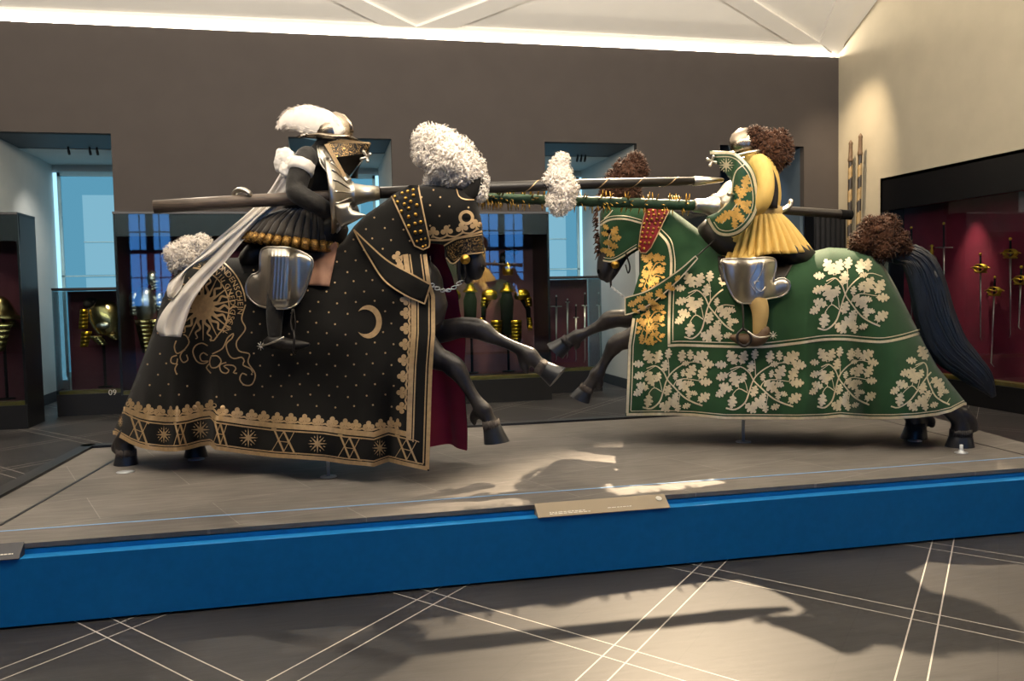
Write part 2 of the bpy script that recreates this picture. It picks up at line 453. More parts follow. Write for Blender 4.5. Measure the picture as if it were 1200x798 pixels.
m_dark = mat('blackened iron', '#0a0a0b', 0.85, metal=0.0, spec=.15, vary=0.2, scale=20)
m_grey = mat('dark grey panel', '#2b2e33', 0.6, vary=0.08)
m_gap = emis('bright gap beside blind', '#9fd8f0', 1.6)
m_slate = mat('slate blue panel', '#4a5a68', 0.8, vary=.05)
m_pane = emis('daylit blind', '#5d9dba', 0.95)
m_pane2 = emis('pale daylit blind', '#7db2c8', 1.05)
m_frame = mat('window frame paint', '#a8d4e2', 0.6, vary=0.05)
m_dusk = emis('blue hour sky', '#4a8fe0', 6.0)

# ================================================================== room shell
WY, WTOP, NTOP, CTOP, RX = 12.6, 5.27, 3.84, 2.76, 8.28
struct(MB().box((-10, -6, -0.1), (10, 16.5, 0)).build('floor', m_floor, smooth=False))
def cz(Y): return 5.36+0.5*(12.6-Y)
mb = MB(); YF = 7.6
prof = [(13.6, 5.30), (12.72, 5.30), (YF, cz(YF)), (-6, cz(YF))]
poly = [(-10, y, z) for y, z in prof]+[(-10, y, z+0.12) for y, z in prof[::-1]]
mb.prism(poly, (RX+10.4, 0, 0)); struct(mb.build('ceiling', m_ceil, smooth=False))
def onceil(x, y):
    d = ray(x, y); n = np.array([0, 0.5, 1.0]); k = 5.36+0.5*12.6
    return CAM+d*((k-n @ CAM)/(n @ d))
# plaster ribs of the vault
ribs = [[(-60, 20), (488, 40), (488, 29), (448, 27), (-60, 5)], [(488, 40), (975, 63), (960, 48), (930, 50), (535, 30), (488, 29)],
        [(448, 27), (488, 29), (430, 0), (395, 0)], [(488, 29), (535, 30), (612, 0), (565, 0)], [(930, 50), (960, 48), (885, 0), (850, 0)]]
NV = np.array([0, -0.447, -0.894])
for k, rb in enumerate(ribs):
    P = [onceil(*p) for p in rb]
    if k >= 2:   # diagonals run on up the vault
        P[2] = P[1]+(P[2]-P[1])*2.2; P[3] = P[0]+(P[3]-P[0])*2.2
    mb = MB(); mb.prism([p+NV*0.001 for p in P], NV*(0.03 if k < 2 else 0.045))
    struct(mb.build('trim_%d' % (k+1), m_ceil, smooth=False))
P = [onceil(960, 48), onceil(984, 66), onceil(1003, 0), onceil(978, 0)]
P[2] = P[1]+(P[2]-P[1])*2.5; P[3] = P[0]+(P[3]-P[0])*2.5
mb = MB(); mb.prism([p+NV*0.001 for p in P], NV*0.04); struct(mb.build('trim_6', m_ceil, smooth=False))
niches = [(-4.3, -2.67), (-0.36, 1.08), (3.36, 4.82), (6.2, 7.66)]
mb = MB(); mb.box((-10, WY, NTOP), (RX+0.4, WY+0.12, WTOP))
edges = [-10]+[v for n in niches for v in n]+[RX+0.4]
for i in range(0, len(edges), 2): mb.box((edges[i], WY, CTOP), (edges[i+1], WY+0.12, NTOP))
struct(mb.build('wall_back', m_wall, smooth=False))
for i, (a, b) in enumerate(niches):       # deep window bays behind the wall
    mb = MB(); t = 0.06; Yb = 15.5
    ai, bi = (a+0.1, b) if i == 0 else (a, b)
    mb.box((ai-t, WY+0.12, 0), (ai, Yb, NTOP+0.05)); mb.box((bi, WY+0.12, 0), (bi+t, Yb, NTOP+0.05))
    mb.box((ai-t, Yb, 0), (bi+t, Yb+0.1, NTOP+0.05))
    struct(mb.build('wall_niche_%d' % (i+1), m_white if i != 3 else m_slate, smooth=False))
    mb = MB(); mb.box((a, WY+0.13, NTOP), (b, WY+1.3, NTOP+0.06)); struct(mb.build('trim_soffit_%d' % (i+1), m_grey, smooth=False))
    mb = MB(); mb.box((ai, WY+1.3, NTOP-0.01), (bi, Yb, NTOP+0.06)); struct(mb.build('ceiling_niche_%d' % (i+1), m_white if i != 3 else m_grey, smooth=False))
    mb = MB(); mb.box((ai, WY+0.3, 0), (ai+0.02, Yb, 0.16)); mb.box((bi-0.02, WY+0.3, 0), (bi, Yb, 0.16)); struct(mb.build('baseboard_niche_%d' % (i+1), m_grey, smooth=False))
    if i == 3: continue
    w0, w1 = ai+0.08, bi-0.06
    fr_ = MB(); 
    for (x0, x1, z0, z1) in ((w0, w0+0.05, 0.4, 3.7), (w1-0.05, w1, 0.4, 3.7), (w0, w1, 3.64, 3.72), (w0, w1, 2.0, 2.02), (w0, w1, 0.35, 0.43), (w0+0.36, w1-0.26, 2.56, 2.575)):
        fr_.box((x0, Yb-0.07, z0), (x1, Yb-0.02, z1))
    wo = struct(fr_.build('window_%d' % (i+1), m_frame, smooth=False, base=(0, 0, 0)))
    MB().box((w0, Yb-0.02, 0.4), (w1, Yb-0.012, 3.7)).build('pane', m_pane, wo, smooth=False)
    p2 = MB(); p2.box((w0+0.36, Yb-0.03, 0.5), (w1-0.26, Yb-0.022, 1.98)); p2.box((w0+0.36, Yb-0.03, 2.03), (w1-0.26, Yb-0.022, 2.55)); p2.box((w0+0.36, Yb-0.03, 2.58), (w1-0.26, Yb-0.022, 3.34))
    p2.build('blind', m_pane2, wo, smooth=False)
    for xx in ((w0-.07,) if i == 0 else (w1,) if i == 2 else (w0-.06, w1)): MB().box((xx, Yb-0.03, 0.3), (xx+0.07, Yb-0.02, 3.7)).build('light_gap', m_gap, wo, smooth=False)
    fit = [(80, 174.5), (105, 175), (113.5, 175)] if i == 0 else [(677, 181), (681.5, 181.5), (686, 181.5)] if i == 2 else []
    for (px, py), nm in zip(fit, ('leftmost of three', 'second of three', 'rightmost of three')):
        q = ony(px, py, WY+1.15); sp_ = thing('ceiling_spotlight', 'black spotlight under the %s window bay soffit, %s' % ('left' if i == 0 else 'middle', nm), 'spotlight', (q[0], q[1], NTOP-.1), 'spotlights under the bay soffits')
        mb = MB(); mb.loft([(q[0], q[1], NTOP-.001), (q[0], q[1], NTOP-.03)], [.014, .014], n=10); mb.build('mount', m_black, sp_)
        mb = MB(); mb.loft([(q[0], q[1], NTOP-.03), (q[0], q[1]+.02, NTOP-.06), (q[0], q[1]+.05, NTOP-.1)], [.014, .02, .02], n=12); mb.build('lamp_head', m_black, sp_)
# right wall with the opening of its long showcase
RY0, RTOP = 11.5, 3.19
for q, w_ in ((((RX, -6, RTOP), (RX+0.12, 13.6, 9)), 'wall_right'), (((RX, RY0, 0), (RX+0.12, 13.6, RTOP)), 'wall_right_corner'), (((RX, -6, 0), (RX+0.12, 4.5, RTOP)), 'wall_right_front')):
    mb = MB(); mb.box(*q); struct(mb.build(w_, m_wallr, smooth=False))
MB().box((RX-0.015, RY0, 0), (RX, WY, 0.14)).build('baseboard_right', m_grey, smooth=False)['kind'] = 'structure'
struct(MB().box((-10, -6, 0), (-9.9, 13.6, 9)).build('wall_left', m_wall, smooth=False))
# wall behind the visitor, with tall windows onto the blue evening
mb = MB(); wins = [(-6.1, -4.7), (-1.6, 0.2), (5.6, 7.3)]; e = [-10]+[v for w in wins for v in w]+[RX+0.1]
for i in range(0, len(e), 2): mb.box((e[i], -6, 0), (e[i+1], -5.9, 9))
for a, b in wins: mb.box((a, -6, 0), (b, -5.9, 1.3)); mb.box((a, -6, 4.5), (b, -5.9, 9))
struct(mb.build('wall_front', m_wall, smooth=False))
for i, (a, b) in enumerate(wins):
    fr_ = MB(); mid = (a+b)/2
    for (x0, x1, z0, z1) in ((a, a+.07, 1.3, 4.5), (b-.07, b, 1.3, 4.5), (mid-.12, mid+.12, 1.3, 4.5), (a, b, 1.3, 1.4), (a, b, 4.42, 4.5), (a, b, 2.3, 2.34), (a, b, 3.1, 3.24), (a, b, 3.8, 3.84), (a+.38, a+.41, 1.3, 4.5), (b-.41, b-.38, 1.3, 4.5)):
        fr_.box((x0, -5.96, z0), (x1, -5.9, z1))
    wo = struct(fr_.build('window_%d' % (i+5), m_dark, smooth=False, base=(0, 0, 0)))
    MB().box((a, -5.99, 1.3), (b, -5.97, 4.5)).build('pane', m_dusk, wo, smooth=False)

# ================================================================== the plinth
PZ, LZ, PY0, LY0 = 0.40, 0.345, 4.66, 4.58
rt1, rt0 = onz(1097, 490, PZ), onz(1200, 519, PZ); sl = (rt1[0]-rt0[0])/(rt1[1]-rt0[1])
def rx(Y): return rt0[0]+sl*(Y-rt0[1])
PB = 7.66
top = [(-2.12, PY0), (rx(PY0), PY0), (rx(PB), PB), (-1.94, PB)]
pl = thing('display_plinth', 'long low blue plinth with a grey stone top carrying both jousting horses', 'plinth', (1.6, 6.1, 0))
mb = MB(); mb.prism([(x, y, 0.02) for x, y in top], (0, 0, PZ-0.045)); mb.box((-2.12, LY0, 0.012), (rx(PY0), PY0+0.02, LZ)); mb.build('base', m_blue, pl, smooth=False)
mb = MB(); mb.prism([(x, y, PZ-0.03) for x, y in top], (0, 0, 0.03)); mb.build('stone_top', m_plat, pl, smooth=False)
m_lip = mat('dark bronze edging', '#1c1d20', 0.4, vary=0.1)
mb = MB(); mb.box((-1.94, PB-0.12, PZ+0.001), (rx(PB)-0.05, PB, PZ+0.02)); mb.prism([(-2.12, PY0+0.3, PZ+0.001), (-2.0, PY0+0.3, PZ+0.001), (-1.84, PB, PZ+0.001), (-1.94, PB, PZ+0.001)], (0, 0, 0.019)); mb.build('dark_edging', m_lip, pl, smooth=False)
m_groove = mat('painted groove reflection', '#86aedb', 0.5)  # blue reflection in the groove, painted as a plain pale strip
mb = MB(); mb.box((-2.05, 4.935, PZ+0.0005), (rx(4.95)-0.02, 4.95, PZ+0.0025)); mb.build('groove_reflection', m_groove, pl, smooth=False)
def seam(p, q, w=0.014):
    a, b = onz(*p, PZ), onz(*q, PZ); d = (b-a)[:2]; d = d/np.linalg.norm(d); n = np.array([-d[1], d[0]])*w/2
    mb = MB(); mb.prism([(a[0]+n[0], a[1]+n[1], PZ+0.0006), (b[0]+n[0], b[1]+n[1], PZ+0.0006), (b[0]-n[0], b[1]-n[1], PZ+0.0006), (a[0]-n[0], a[1]-n[1], PZ+0.0006)], (0, 0, 0.002)); return mb
seam((150, 530), (0, 616), 0.022).build('floor_joint', m_lip, pl, smooth=False)
seam((1020, 489), (1200, 533), 0.012).build('floor_joint', m_lip, pl, smooth=False)
def plaque(x0, x1, label, mface, rows, mtext):
    t = thing('label_plaque', label, 'label', ((x0+x1)/2, 4.62, LZ), 'labels on the plinth ledge')
    a = (x0, 4.572, LZ+0.004); b = (x0, 4.662, PZ+0.006)
    mb = MB(); mb.prism([(x0, 4.572, LZ+0.001), (x0, 4.572, LZ+0.005), (x0, 4.66, PZ+0.008), (x0, 4.66, LZ+0.001)], (x1-x0, 0, 0)); mb.build('plate', mface, t, smooth=False)
    A = np.array(a)+[0, 0, 0.0018]; V = np.array(b)-np.array(a); rr = random.Random(3)
    for c0 in sorted({r[0] for r in rows}):
      tx = MB()
      for (u0, u1, v, h) in rows:
        if u0 != c0: continue
        u = u0
        while u < u1-0.004:
            w = min(rr.uniform(0.012, 0.035), u1-u)
            p = A+V*v+np.array([(x1-x0)*u, 0, 0]); q = A+V*(v+h)+np.array([(x1-x0)*u, 0, 0]); dx = np.array([(x1-x0)*w, 0, 0])
            tx.add([p, p+dx, q+dx, q], [(0, 1, 2, 3)]); u += w+0.006
      tx.build('text_lines', mtext, t, smooth=False)
    return t
m_cream = mat('printed cream label', '#8f7f66', 0.4, vary=0.04); m_lw = mat('label lettering', '#e8e2d4', 0.6)
rows = [(0.09, 0.32, 0.80, 0.09), (0.09, 0.50, 0.62, 0.09), (0.09, 0.28, 0.44, 0.05), (0.09, 0.30, 0.34, 0.05), (0.09, 0.36, 0.24, 0.05), (0.09, 0.40, 0.14, 0.05), (0.53, 0.70, 0.80, 0.07), (0.53, 0.84, 0.65, 0.05), (0.53, 0.66, 0.48, 0.04), (0.53, 0.68, 0.38, 0.04), (0.53, 0.72, 0.28, 0.04)]
t = plaque(1.145, 1.925, 'pale label with printed text on the ledge of the plinth between the horses', m_cream, rows, m_lw)
mb = MB(); c = np.array([1.88, 4.63, 0.392]); mb.add([c+np.array([math.cos(a)*.018, math.sin(a)*.018*.85, math.sin(a)*.018*.52]) for a in np.linspace(0, 2*PI, 20, endpoint=False)], [tuple(range(20))]); mb.build('round_emblem', m_lw, t, smooth=False)
m_dlab = mat('dark printed label', '#33343c', 0.5)
plaque(-1.95, -1.475, 'dark label with small white text at the left end of the plinth ledge', m_dlab, [(0.55, 0.93, v, 0.06) for v in (0.82, 0.64, 0.46, 0.28)], m_lw)
# ================================================================== showcases along the back wall
def box_case(label, x0, x1, y0, y1, zb, zt, fascia, m_back, mid_posts=(), side_glass=False, group=None, backdark=True, shelf=True, rail=0.03):
    t = thing('display_case', label, 'showcase', ((x0+x1)/2, (y0+y1)/2, 0), 'showcases around the hall')
    g = 0.012
    mb = MB(); mb.box((x0, y0, 0), (x1, y1, zb)); mb.build('base', m_black, t, smooth=False)
    mb = MB(); mb.box((x0+0.03, y0+0.02, zb+0.001), (x1-0.03, y0+0.14, zb+0.05)); mb.build('brass_ledge', m_ledge, t, smooth=False)
    mb = MB(); mb.box((x0+0.03, y1-0.05, zb), (x1-0.03, y1-0.01, zt-0.04)); mb.build('back_panel', m_back, t, smooth=False)
    if not side_glass:
        [MB().box((xa, y0+0.02, zb), (xa+0.03, y1, zt)).build('side_panel', m_black, t, smooth=False) for xa in (x0, x1-0.03)]
    mb = MB(); mb.box((x0, y0+0.015, zt-max(fascia, 0.03)), (x1, y1, zt)) if fascia < 0.1 else (mb.box((x0, y0+0.03, zt-fascia), (x1, y0+0.06, zt)), mb.box((x0, y0+0.03, zt-0.03), (x1, y1, zt)))
    for px in mid_posts: mb.box((px-0.012, y0+0.013, zb), (px+0.012, y0+0.035, zt))
    mb.box((x0-.003, y0-0.006, zt-0.025), (x1+.003, y1, zt+0.004)); mb.build('top_frame', m_black, t, smooth=False)
    mb = MB(); mb.box((x0, y0, zb+0.002), (x1, y0+g, zt))
    if side_glass:
        mb.box((x0, y0+g, zb+0.002), (x0+g, y1-0.06, zt-0.03)); mb.box((x1-g, y0+g, zb+0.002), (x1, y1-0.06, zt-0.03))
    mb.build('glass', m_glass, t, smooth=False)
    return t
caseA = box_case('tall black showcase with silver half armour behind the black horse rump', -2.62, -0.42, 12.25, 13.2, 0.34, CTOP, 0.32, m_velvet)
caseB = box_case('tall black showcase holding gilt armours between the two horses', 1.14, 3.31, 12.25, 13.2, 0.34, CTOP, 0.32, m_mauve)
caseC = box_case('tall dark showcase just behind the green horse head and neck', 4.88, 6.14, 12.25, 13.2, 0.34, CTOP, 0.32, m_velvet)
caseD = thing('slatted_cabinet', 'dark slatted cabinet in the corner behind the green horse rump', 'cabinet', (7.95, 12.45, 0))
mb = MB(); mb.box((7.68, 12.35, 0), (8.24, 12.59, CTOP)); mb.build('body', m_black, caseD, smooth=False)
mb = MB(); [mb.box((7.7+k*0.09, 12.31, 0.1), (7.745+k*0.09, 12.35, CTOP-0.05)) for k in range(6)]; mb.build('slats', m_lip, caseD, smooth=False)
m_velvet_dim = mat('dim plum velvet', '#5a2431', 0.9, vary=0.12, scale=5)
# two low glass cases standing in the window bays
P0, P1 = ony(66, 455, 13.0), ony(152, 455, 13.0)
case9 = box_case('low glass showcase with gilt cuirass in the left window bay', P0[0], P1[0]-0.02, 13.0, 13.7, 0.30, 1.78, 0.03, m_velvet_dim, side_glass=True)
mbt = bpy.data.curves.new('case_number', 'FONT'); mbt.body = '09'; mbt.size = 0.11; mbt.extrude = 0.001
ot = bpy.data.objects.new('case_number', mbt); COL.objects.link(ot)
dg = bpy.context.evaluated_depsgraph_get(); me = bpy.data.meshes.new_from_object(ot.evaluated_get(dg)); bpy.data.objects.remove(ot); me.materials.clear(); me.materials.append(m_lw)
ot = bpy.data.objects.new('case_number', me); COL.objects.link(ot); ot.parent = case9
q = ony(127, 463, 12.995); ot.rotation_euler = (PI/2, 0, 0); ot.location = Vector((q[0], 12.997, q[2]))-case9.location
P0, P1 = ony(641, 435, 13.0), ony(706, 435, 13.0)
case3 = box_case('low glass showcase of swords in the middle window bay', P0[0], P1[0], 13.0, 13.7, 0.34, 1.83, 0.03, m_velvet, side_glass=True)
# dark case at far left
P1 = ony(30, 400, 11.9)
caseL = box_case('dark glass showcase with gilt kettle hat at the far left', -6.0, P1[0]-0.02, 11.9, 12.58, 0.30, 2.72, 0.35, m_velvet_dim, mid_posts=(P1[0]-0.4,))

# ------------------------------------------------------------------ armour on stands in the cases
def disc_stand(mb, p, zfloor, r=0.012):
    mb.loft([(p[0], p[1], zfloor), (p[0], p[1], p[2])], [r, r], n=8)
    mb.lathe((p[0], p[1], zfloor), (0, 0, 1), [(0, 0.1), (0.015, 0.1), (0.02, 0.02)], n=16)
def plate_shell(mb, c, rx_, ry_, rz_, n=16, m=8, lo=-0.9, hi=1.35, mi=0):
    vs = []; fs = []
    for i in range(m+1):
        ph = lo+(hi-lo)*i/m
        for k in range(n):
            a = 2*PI*k/n; vs.append((c[0]+rx_*math.cos(ph)*math.cos(a), c[1]+ry_*math.cos(ph)*math.sin(a), c[2]+rz_*math.sin(ph)))
    for i in range(m):
        for k in range(n): fs.append((i*n+k, i*n+(k+1) % n, (i+1)*n+(k+1) % n, (i+1)*n+k))
    mb.add(vs, fs, mi)
def lames(mb, top, bot, w0, w1, k=6, dep=0.05, mi=0):
    """overlapping curved strips"""
    A, B = np.array(top), np.array(bot)
    for i in range(k):
        a = A+(B-A)*i/k; b = A+(B-A)*(i+1.18)/k; wa = w0+(w1-w0)*i/k; wb = w0+(w1-w0)*(i+1)/k
        vs = []
        for (p, w_, off) in ((a, wa, 0), (b, wb, 0.012)):
            for u in np.linspace(-1, 1, 7): vs.append((p[0]+u*w_, p[1]-dep*math.cos(u*1.3)-off, p[2]))
        for (p, w_, off) in ((a, wa, 0), (b, wb, 0.012)):
            for u in np.linspace(-1, 1, 7): vs.append((p[0]+u*w_, p[1]-dep*math.cos(u*1.3)-off+0.008, p[2]))
        fs = [(j, j+1, j+8, j+7) for j in range(6)]+[(14+j+1, 14+j, 14+j+7, 14+j+8) for j in range(6)]
        fs += [(j+1, j, 14+j, 15+j) for j in range(6)]+[(7+j, 8+j, 22+j, 21+j) for j in range(6)]
        mb.add(vs, fs, mi)
YA = 12.78
def gilt_armour(label, cx, dx, full=True):
    q = ony(cx, 440, YA); t = thing('gilt_armour', label, 'armour', (q[0], YA, 0.392), 'gilt armours in the showcase')
    def A(x, y, dy=0): p = ony(x+dx, y, YA); p[1] += dy; return p
    sk = MB(); disc_stand(sk, A(594, 330), 0.392, 0.02)
    pts = [A(594, 338), A(594, 352), A(594, 372), A(594, 392)]; sk.loft(pts, [(0.06, 0.05), (0.17, 0.1), (0.13, 0.09), (0.15, 0.1)], n=14)
    for sx in ((573, 612) if full else (573,)):
        sk.loft([A(sx+(3 if sx < 594 else -3), 344), A(sx-(6 if sx < 594 else -7), 362), A(sx-(7 if sx < 594 else -8), 385)], [0.045, 0.04, 0.03], n=8)
    sk.build('mannequin_stand', m_dark, t)
    if full:
        h = MB(); c = A(595, 318); plate_shell(h, c, 0.085, 0.11, 0.12, lo=-0.5, hi=1.5)
        h.loft([c+[-0.02, -.1, .05], c+[-.01, -.04, .125], c+[0, 0.05, 0.14], c+[0, .12, .05]], [(0.012, .02), (0.012, .035), (0.012, .035), (.012, .02)], n=8); h.build('helmet', m_gold, t)
        h = MB(); h.ball(c+[0.03, 0.1, 0.2], 0.07, mi=0); [h.ball(c+[random.uniform(-.09, .15), 0.12+random.uniform(-.05, .05), .12+random.uniform(0, .2)], random.uniform(.035, .06), 8, 6) for _ in range(14)]; h.build('black_plume', m_dark, t)
    g = MB(); c = A(594, 340); g.lathe(c, (0, 0, 1), [(-0.03, 0.115), (0.0, 0.1), (0.05, 0.06), (0.1, 0.05), (0.105, 0.055)], n=18); g.build('gorget', m_gold, t)
    for sx, sgn in (((573, -1), (611, 1)) if full else ((573, -1),)):
        g = MB(); c = A(sx, 346, -0.04); plate_shell(g, c, 0.125, 0.1, 0.1, lo=-0.75, hi=1.4)
        lames(g, c+[sgn*0.075, -0.02, -0.03], c+[sgn*0.10, -0.02, -0.16], 0.06, 0.045, 3); g.build('pauldron', m_gold, t)
        g = MB(); c = A(sx+sgn*9, 372, -0.03); lames(g, c, c+[sgn*0.01, 0, -0.12], 0.035, 0.03, 4, 0.03)
        for f in range(4): g.loft([c+[(f-1.5)*0.016, -0.03, -0.12], c+[(f-1.5)*0.018, -0.035, -0.17], c+[(f-1.5)*0.017, -0.02, -0.2]], [0.008, 0.008, 0.006], n=6)
        g.build('gauntlet', m_gold, t)
    if full:
        for sx in (580, 603):
            g = MB(); lames(g, A(sx, 375, -0.1), A(sx, 402, -0.1), 0.085, 0.075, 7, 0.07); g.build('tasset', m_gold, t)
    return t
gilt_armour('gilt armour with helmet and black plume in the case between the horses', 594, 0)
gilt_armour('gilt shoulder and hand pieces on a stand behind the black horse muzzle', 549, -43, False)
# silver half armour near the black horse rump
q = ony(172, 440, YA); t = thing('silver_armour', 'silver half armour with gilt tassets beside the black horse rump', 'armour', (q[0], YA, 0.392))
def A(x, y, dy=0): p = ony(x, y, YA); p[1] += dy; return p
sk = MB(); disc_stand(sk, A(174, 340), 0.392, 0.02); sk.build('stand', m_dark, t)
h = MB(); c = A(179, 327); plate_shell(h, c, 0.085, 0.11, 0.11, lo=-0.8, hi=1.5); h.loft([c+[0.05, -.11, -.02], c+[0.0, -.06, .1], c+[-.02, .1, .06]], [.012, .016, .012], n=6); lames(h, c+[0.04, -0.06, -0.02], c+[0.04, -0.05, -0.14], .06, .05, 3); h.build('helmet', m_steel, t)
h = MB(); h.loft([A(173, 337), A(172, 343), A(171, 352), A(172, 366), A(173, 374)], [(0.07, .07), (.16, .12), (.2, .16), (.17, .14), (.14, .12)], n=20); h.build('breastplate', m_steel, t)
for sx, sg in ((158, -1), (187, 1)):
    h = MB(); c = A(sx, 350); plate_shell(h, c, .08, .09, .1, lo=-.8, hi=1.4); lames(h, c+[sg*.01, -.04, -.04], c+[sg*.015, -.04, -.22], .055, .045, 4); h.build('pauldron', m_steel, t)
for sx in (168, 182):
    h = MB(); lames(h, A(sx, 374, -.08), A(sx+6, 412, -.08), .1, .06, 8, .07); h.build('tasset', m_steel_gold, t)
# cuirass in case 09
YB = 13.35
def A(x, y, dy=0): p = ony(x, y, YB); p[1] += dy; return p
q = A(120, 440); t = thing('gilt_cuirass', 'gilt and steel cuirass with arm pieces in the low left case', 'armour', (q[0], YB, 0.352))
sk = MB(); disc_stand(sk, A(120, 372), 0.352, .02); sk.build('stand', m_dark, t)
h = MB(); h.loft([A(107, 357), A(112, 360), A(120, 366), A(127, 376), A(131, 388), A(131, 393)], [(.08, .1), (.16, .15), (.22, .19), (.23, .2), (.2, .18), (.17, .15)], n=20, up=(0, 1, 0)); h.build('breastplate', m_steel_gold, t)
h = MB(); c = A(108, 356, -.05); plate_shell(h, c, .11, .1, .09, lo=-.6, hi=1.5); h.build('pauldron', m_dark, t)
h = MB(); lames(h, A(101, 362, -.1), A(100, 384, -.1), .05, .06, 5); lames(h, A(104, 388, -.1), A(101, 405, -.1), .07, .05, 4); h.build('vambrace', m_gold, t)
h = MB(); lames(h, A(114, 393, -.14), A(124, 403, -.14), .08, .06, 4); lames(h, A(132, 391, -.14), A(140, 397, -.14), .08, .05, 3); h.build('tasset', m_steel_gold, t)
h = MB(); h.ball(A(125, 381, -.2), .06, sc=(1.5, .5, .8)); h.build('elbow_cop', m_steel, t)
# kettle hat at far left
YB = 12.22
q = A(4, 440); t = thing('kettle_hat', 'gilt wide brimmed kettle hat with face plates in the far left case', 'helmet', (q[0], YB, 0.352))
sk = MB(); disc_stand(sk, A(3, 365), .352, .02); sk.build('stand', m_dark, t)
h = MB(); h.lathe(A(0, 372), (0.12, 0, 1), [(0.0, .30), (.015, .3), (.06, .2), (.14, .15), (.22, .1), (.27, .03), (.275, .001)], n=24); h.build('brim_and_bowl', m_steel_gold, t)
h = MB(); lames(h, A(2, 378, -.1), A(2, 410, -.1), .16, .08, 5, .1); lames(h, A(14, 375, -.05), A(17, 382, -.05), .05, .04, 2); h.build('face_plates', m_steel_gold, t)
# ------------------------------------------------------------------ swords
def sword(label, fpt, top, guard, bot, gw, basket, group, m_hilt, ball=0.02):
    """fpt maps a photo point to the place where the sword hangs; lengths in photo pixels along the blade"""
    T, G, B = fpt(*top), fpt(*guard), fpt(*bot); k = np.linalg.norm(T-G)/max(1, math.dist(top, guard))
    t = thing('sword', label, 'sword', B, group)
    ax = (G-T)/np.linalg.norm(G-T); sd = fpt(guard[0]+1, guard[1])-G; sd = sd/np.linalg.norm(sd); nn = np.cross(sd, ax); nn = nn/np.linalg.norm(nn)
    m = MB(); m.loft([T+ax*0.03, G], [0.013, 0.015], n=8); m.build('grip', m_dark, t)
    m = MB(); m.ball(T+ax*0.01, ball, 10, 8); m.build('pommel', m_hilt, t)
    m = MB(); m.loft([G-sd*gw, G, G+sd*gw], [0.008, 0.011, 0.008], n=8, round_end=True); m.build('crossguard', m_hilt if basket else m_steel, t)
    if basket:
        m = MB(); c = G-ax*0.055; R = basket
        for a in np.linspace(-0.9, 0.9, 7):     # loops of a swept hilt around the hand
            pts = []
            for u in np.linspace(-PI, PI, 21)[:-1]:
                pts.append(c+sd*math.cos(u)*R*(1.0-0.1*abs(a))+ax*(math.sin(u)*0.05)+nn*(a*0.03))
            m.loft(pts, [0.0065]*20, n=6, closed=True)
        for a in (-0.06, 0, 0.06): m.loft([c+sd*R+nn*a, c+ax*-0.02+nn*a*1.5, c-sd*R+nn*a], [.006, .008, .006], n=6)
        m.build('basket_hilt', m_hilt, t)
    m = MB(); L = np.linalg.norm(B-G); w0 = 0.018
    m.loft([G, G+ax*L*0.5, G+ax*L*0.95, B], [(w0, .006), (w0*.75, .005), (w0*.5, .004), (.002, .002)], n=6, up=tuple(nn)); m.build('blade', m_steel, t)
    return t
XS = 8.5
fR = lambda x, y: onx(x, y, XS)
gR = 'swords on the red wall'
m_goldhilt = mat('gilt sword hilt', '#d0a634', 0.38, metal=0.85, vary=0.2, scale=40)
sword('slender cross hilted sword nearest the brown rump plume, its blade behind the tail', fR, (1068, 266), (1068, 292), (1067, 400), 0.15, 0, gR, m_goldhilt)
sword('tall plain cross hilted sword hanging right of the round pouch', fR, (1106, 261), (1106, 290), (1108, 362), 0.17, 0, gR, m_goldhilt)
sword('gilt basket hilted rapier hanging leftmost of the four gilt hilts', fR, (1149, 297), (1149, 319), (1150, 399), 0.11, 0.1, gR, m_goldhilt)
sword('gilt basket hilted rapier hanging lowest on the red wall', fR, (1166, 324), (1165, 346), (1165, 430), 0.1, 0.1, gR, m_goldhilt)
sword('gilt basket hilted rapier hanging highest on the red wall', fR, (1184, 279), (1184, 302), (1183, 396), 0.11, 0.1, gR, m_goldhilt)
sword('gilt rapier cut by the right edge of the picture', fR, (1197, 312), (1196, 333), (1196, 386), 0.1, 0.09, gR, m_goldhilt)
c = fR(1092, 307); t = thing('round_pouch', 'round brown leather pouch hanging between the plain swords', 'pouch', c)
m = MB(); m.ball(c, 0.1, 16, 12, sc=(0.5, 1, 1.05)); m_leather = mat('brown leather', '#5a4632', 0.6, vary=0.2, scale=20); m.build('bag', m_leather, t)
m = MB(); m.lathe(c+[0, 0, .1], (0, 0, 1), [(-.01, .03), (.03, .022), (.05, .03), (.1, .012), (.13, .03), (.15, .005)], n=10); m.build('brass_neck', m_goldhilt, t)
# the long case on the right wall
y1, y0 = RY0, 4.5
cr_ = thing('display_case', 'long red lined showcase of swords along the right wall', 'showcase', (RX+0.3, 8, 0), 'showcases around the hall')
mb = MB(); mb.box((RX-0.02, y0, 0), (RX+0.5, y1, 0.31)); mb.build('base', m_black, cr_, smooth=False)
mb = MB(); mb.box((RX+0.0, y0, 0.312), (RX+0.14, y1-.03, 0.36)); mb.build('brass_ledge', m_ledge, cr_, smooth=False)
mb = MB(); mb.box((RX+0.36, y0, 0.31), (RX+0.40, y1, RTOP)); mb.build('back_panel', m_velvet2, cr_, smooth=False)
mb = MB(); mb.box((RX+0.125, y1-0.04, 0.31), (RX+0.5, y1, RTOP)); mb.box((RX-0.02, y1-0.05, 0.31), (RX+0.01, y1, RTOP)); mb.build('end_panel', m_black, cr_, smooth=False)
mb = MB(); mb.box((RX-0.02, y0, 2.70), (RX-0.002, y1, RTOP-0.002)); mb.box((RX-0.02, y0, RTOP-0.045), (RX+0.5, y1, RTOP-0.005)); mb.build('top_fascia', m_black, cr_, smooth=False)
mb = MB(); mb.box((RX-0.005, y0, 0.312), (RX+0.005, y1-.05, 2.69)); mb.build('glass', m_glass, cr_, smooth=False)
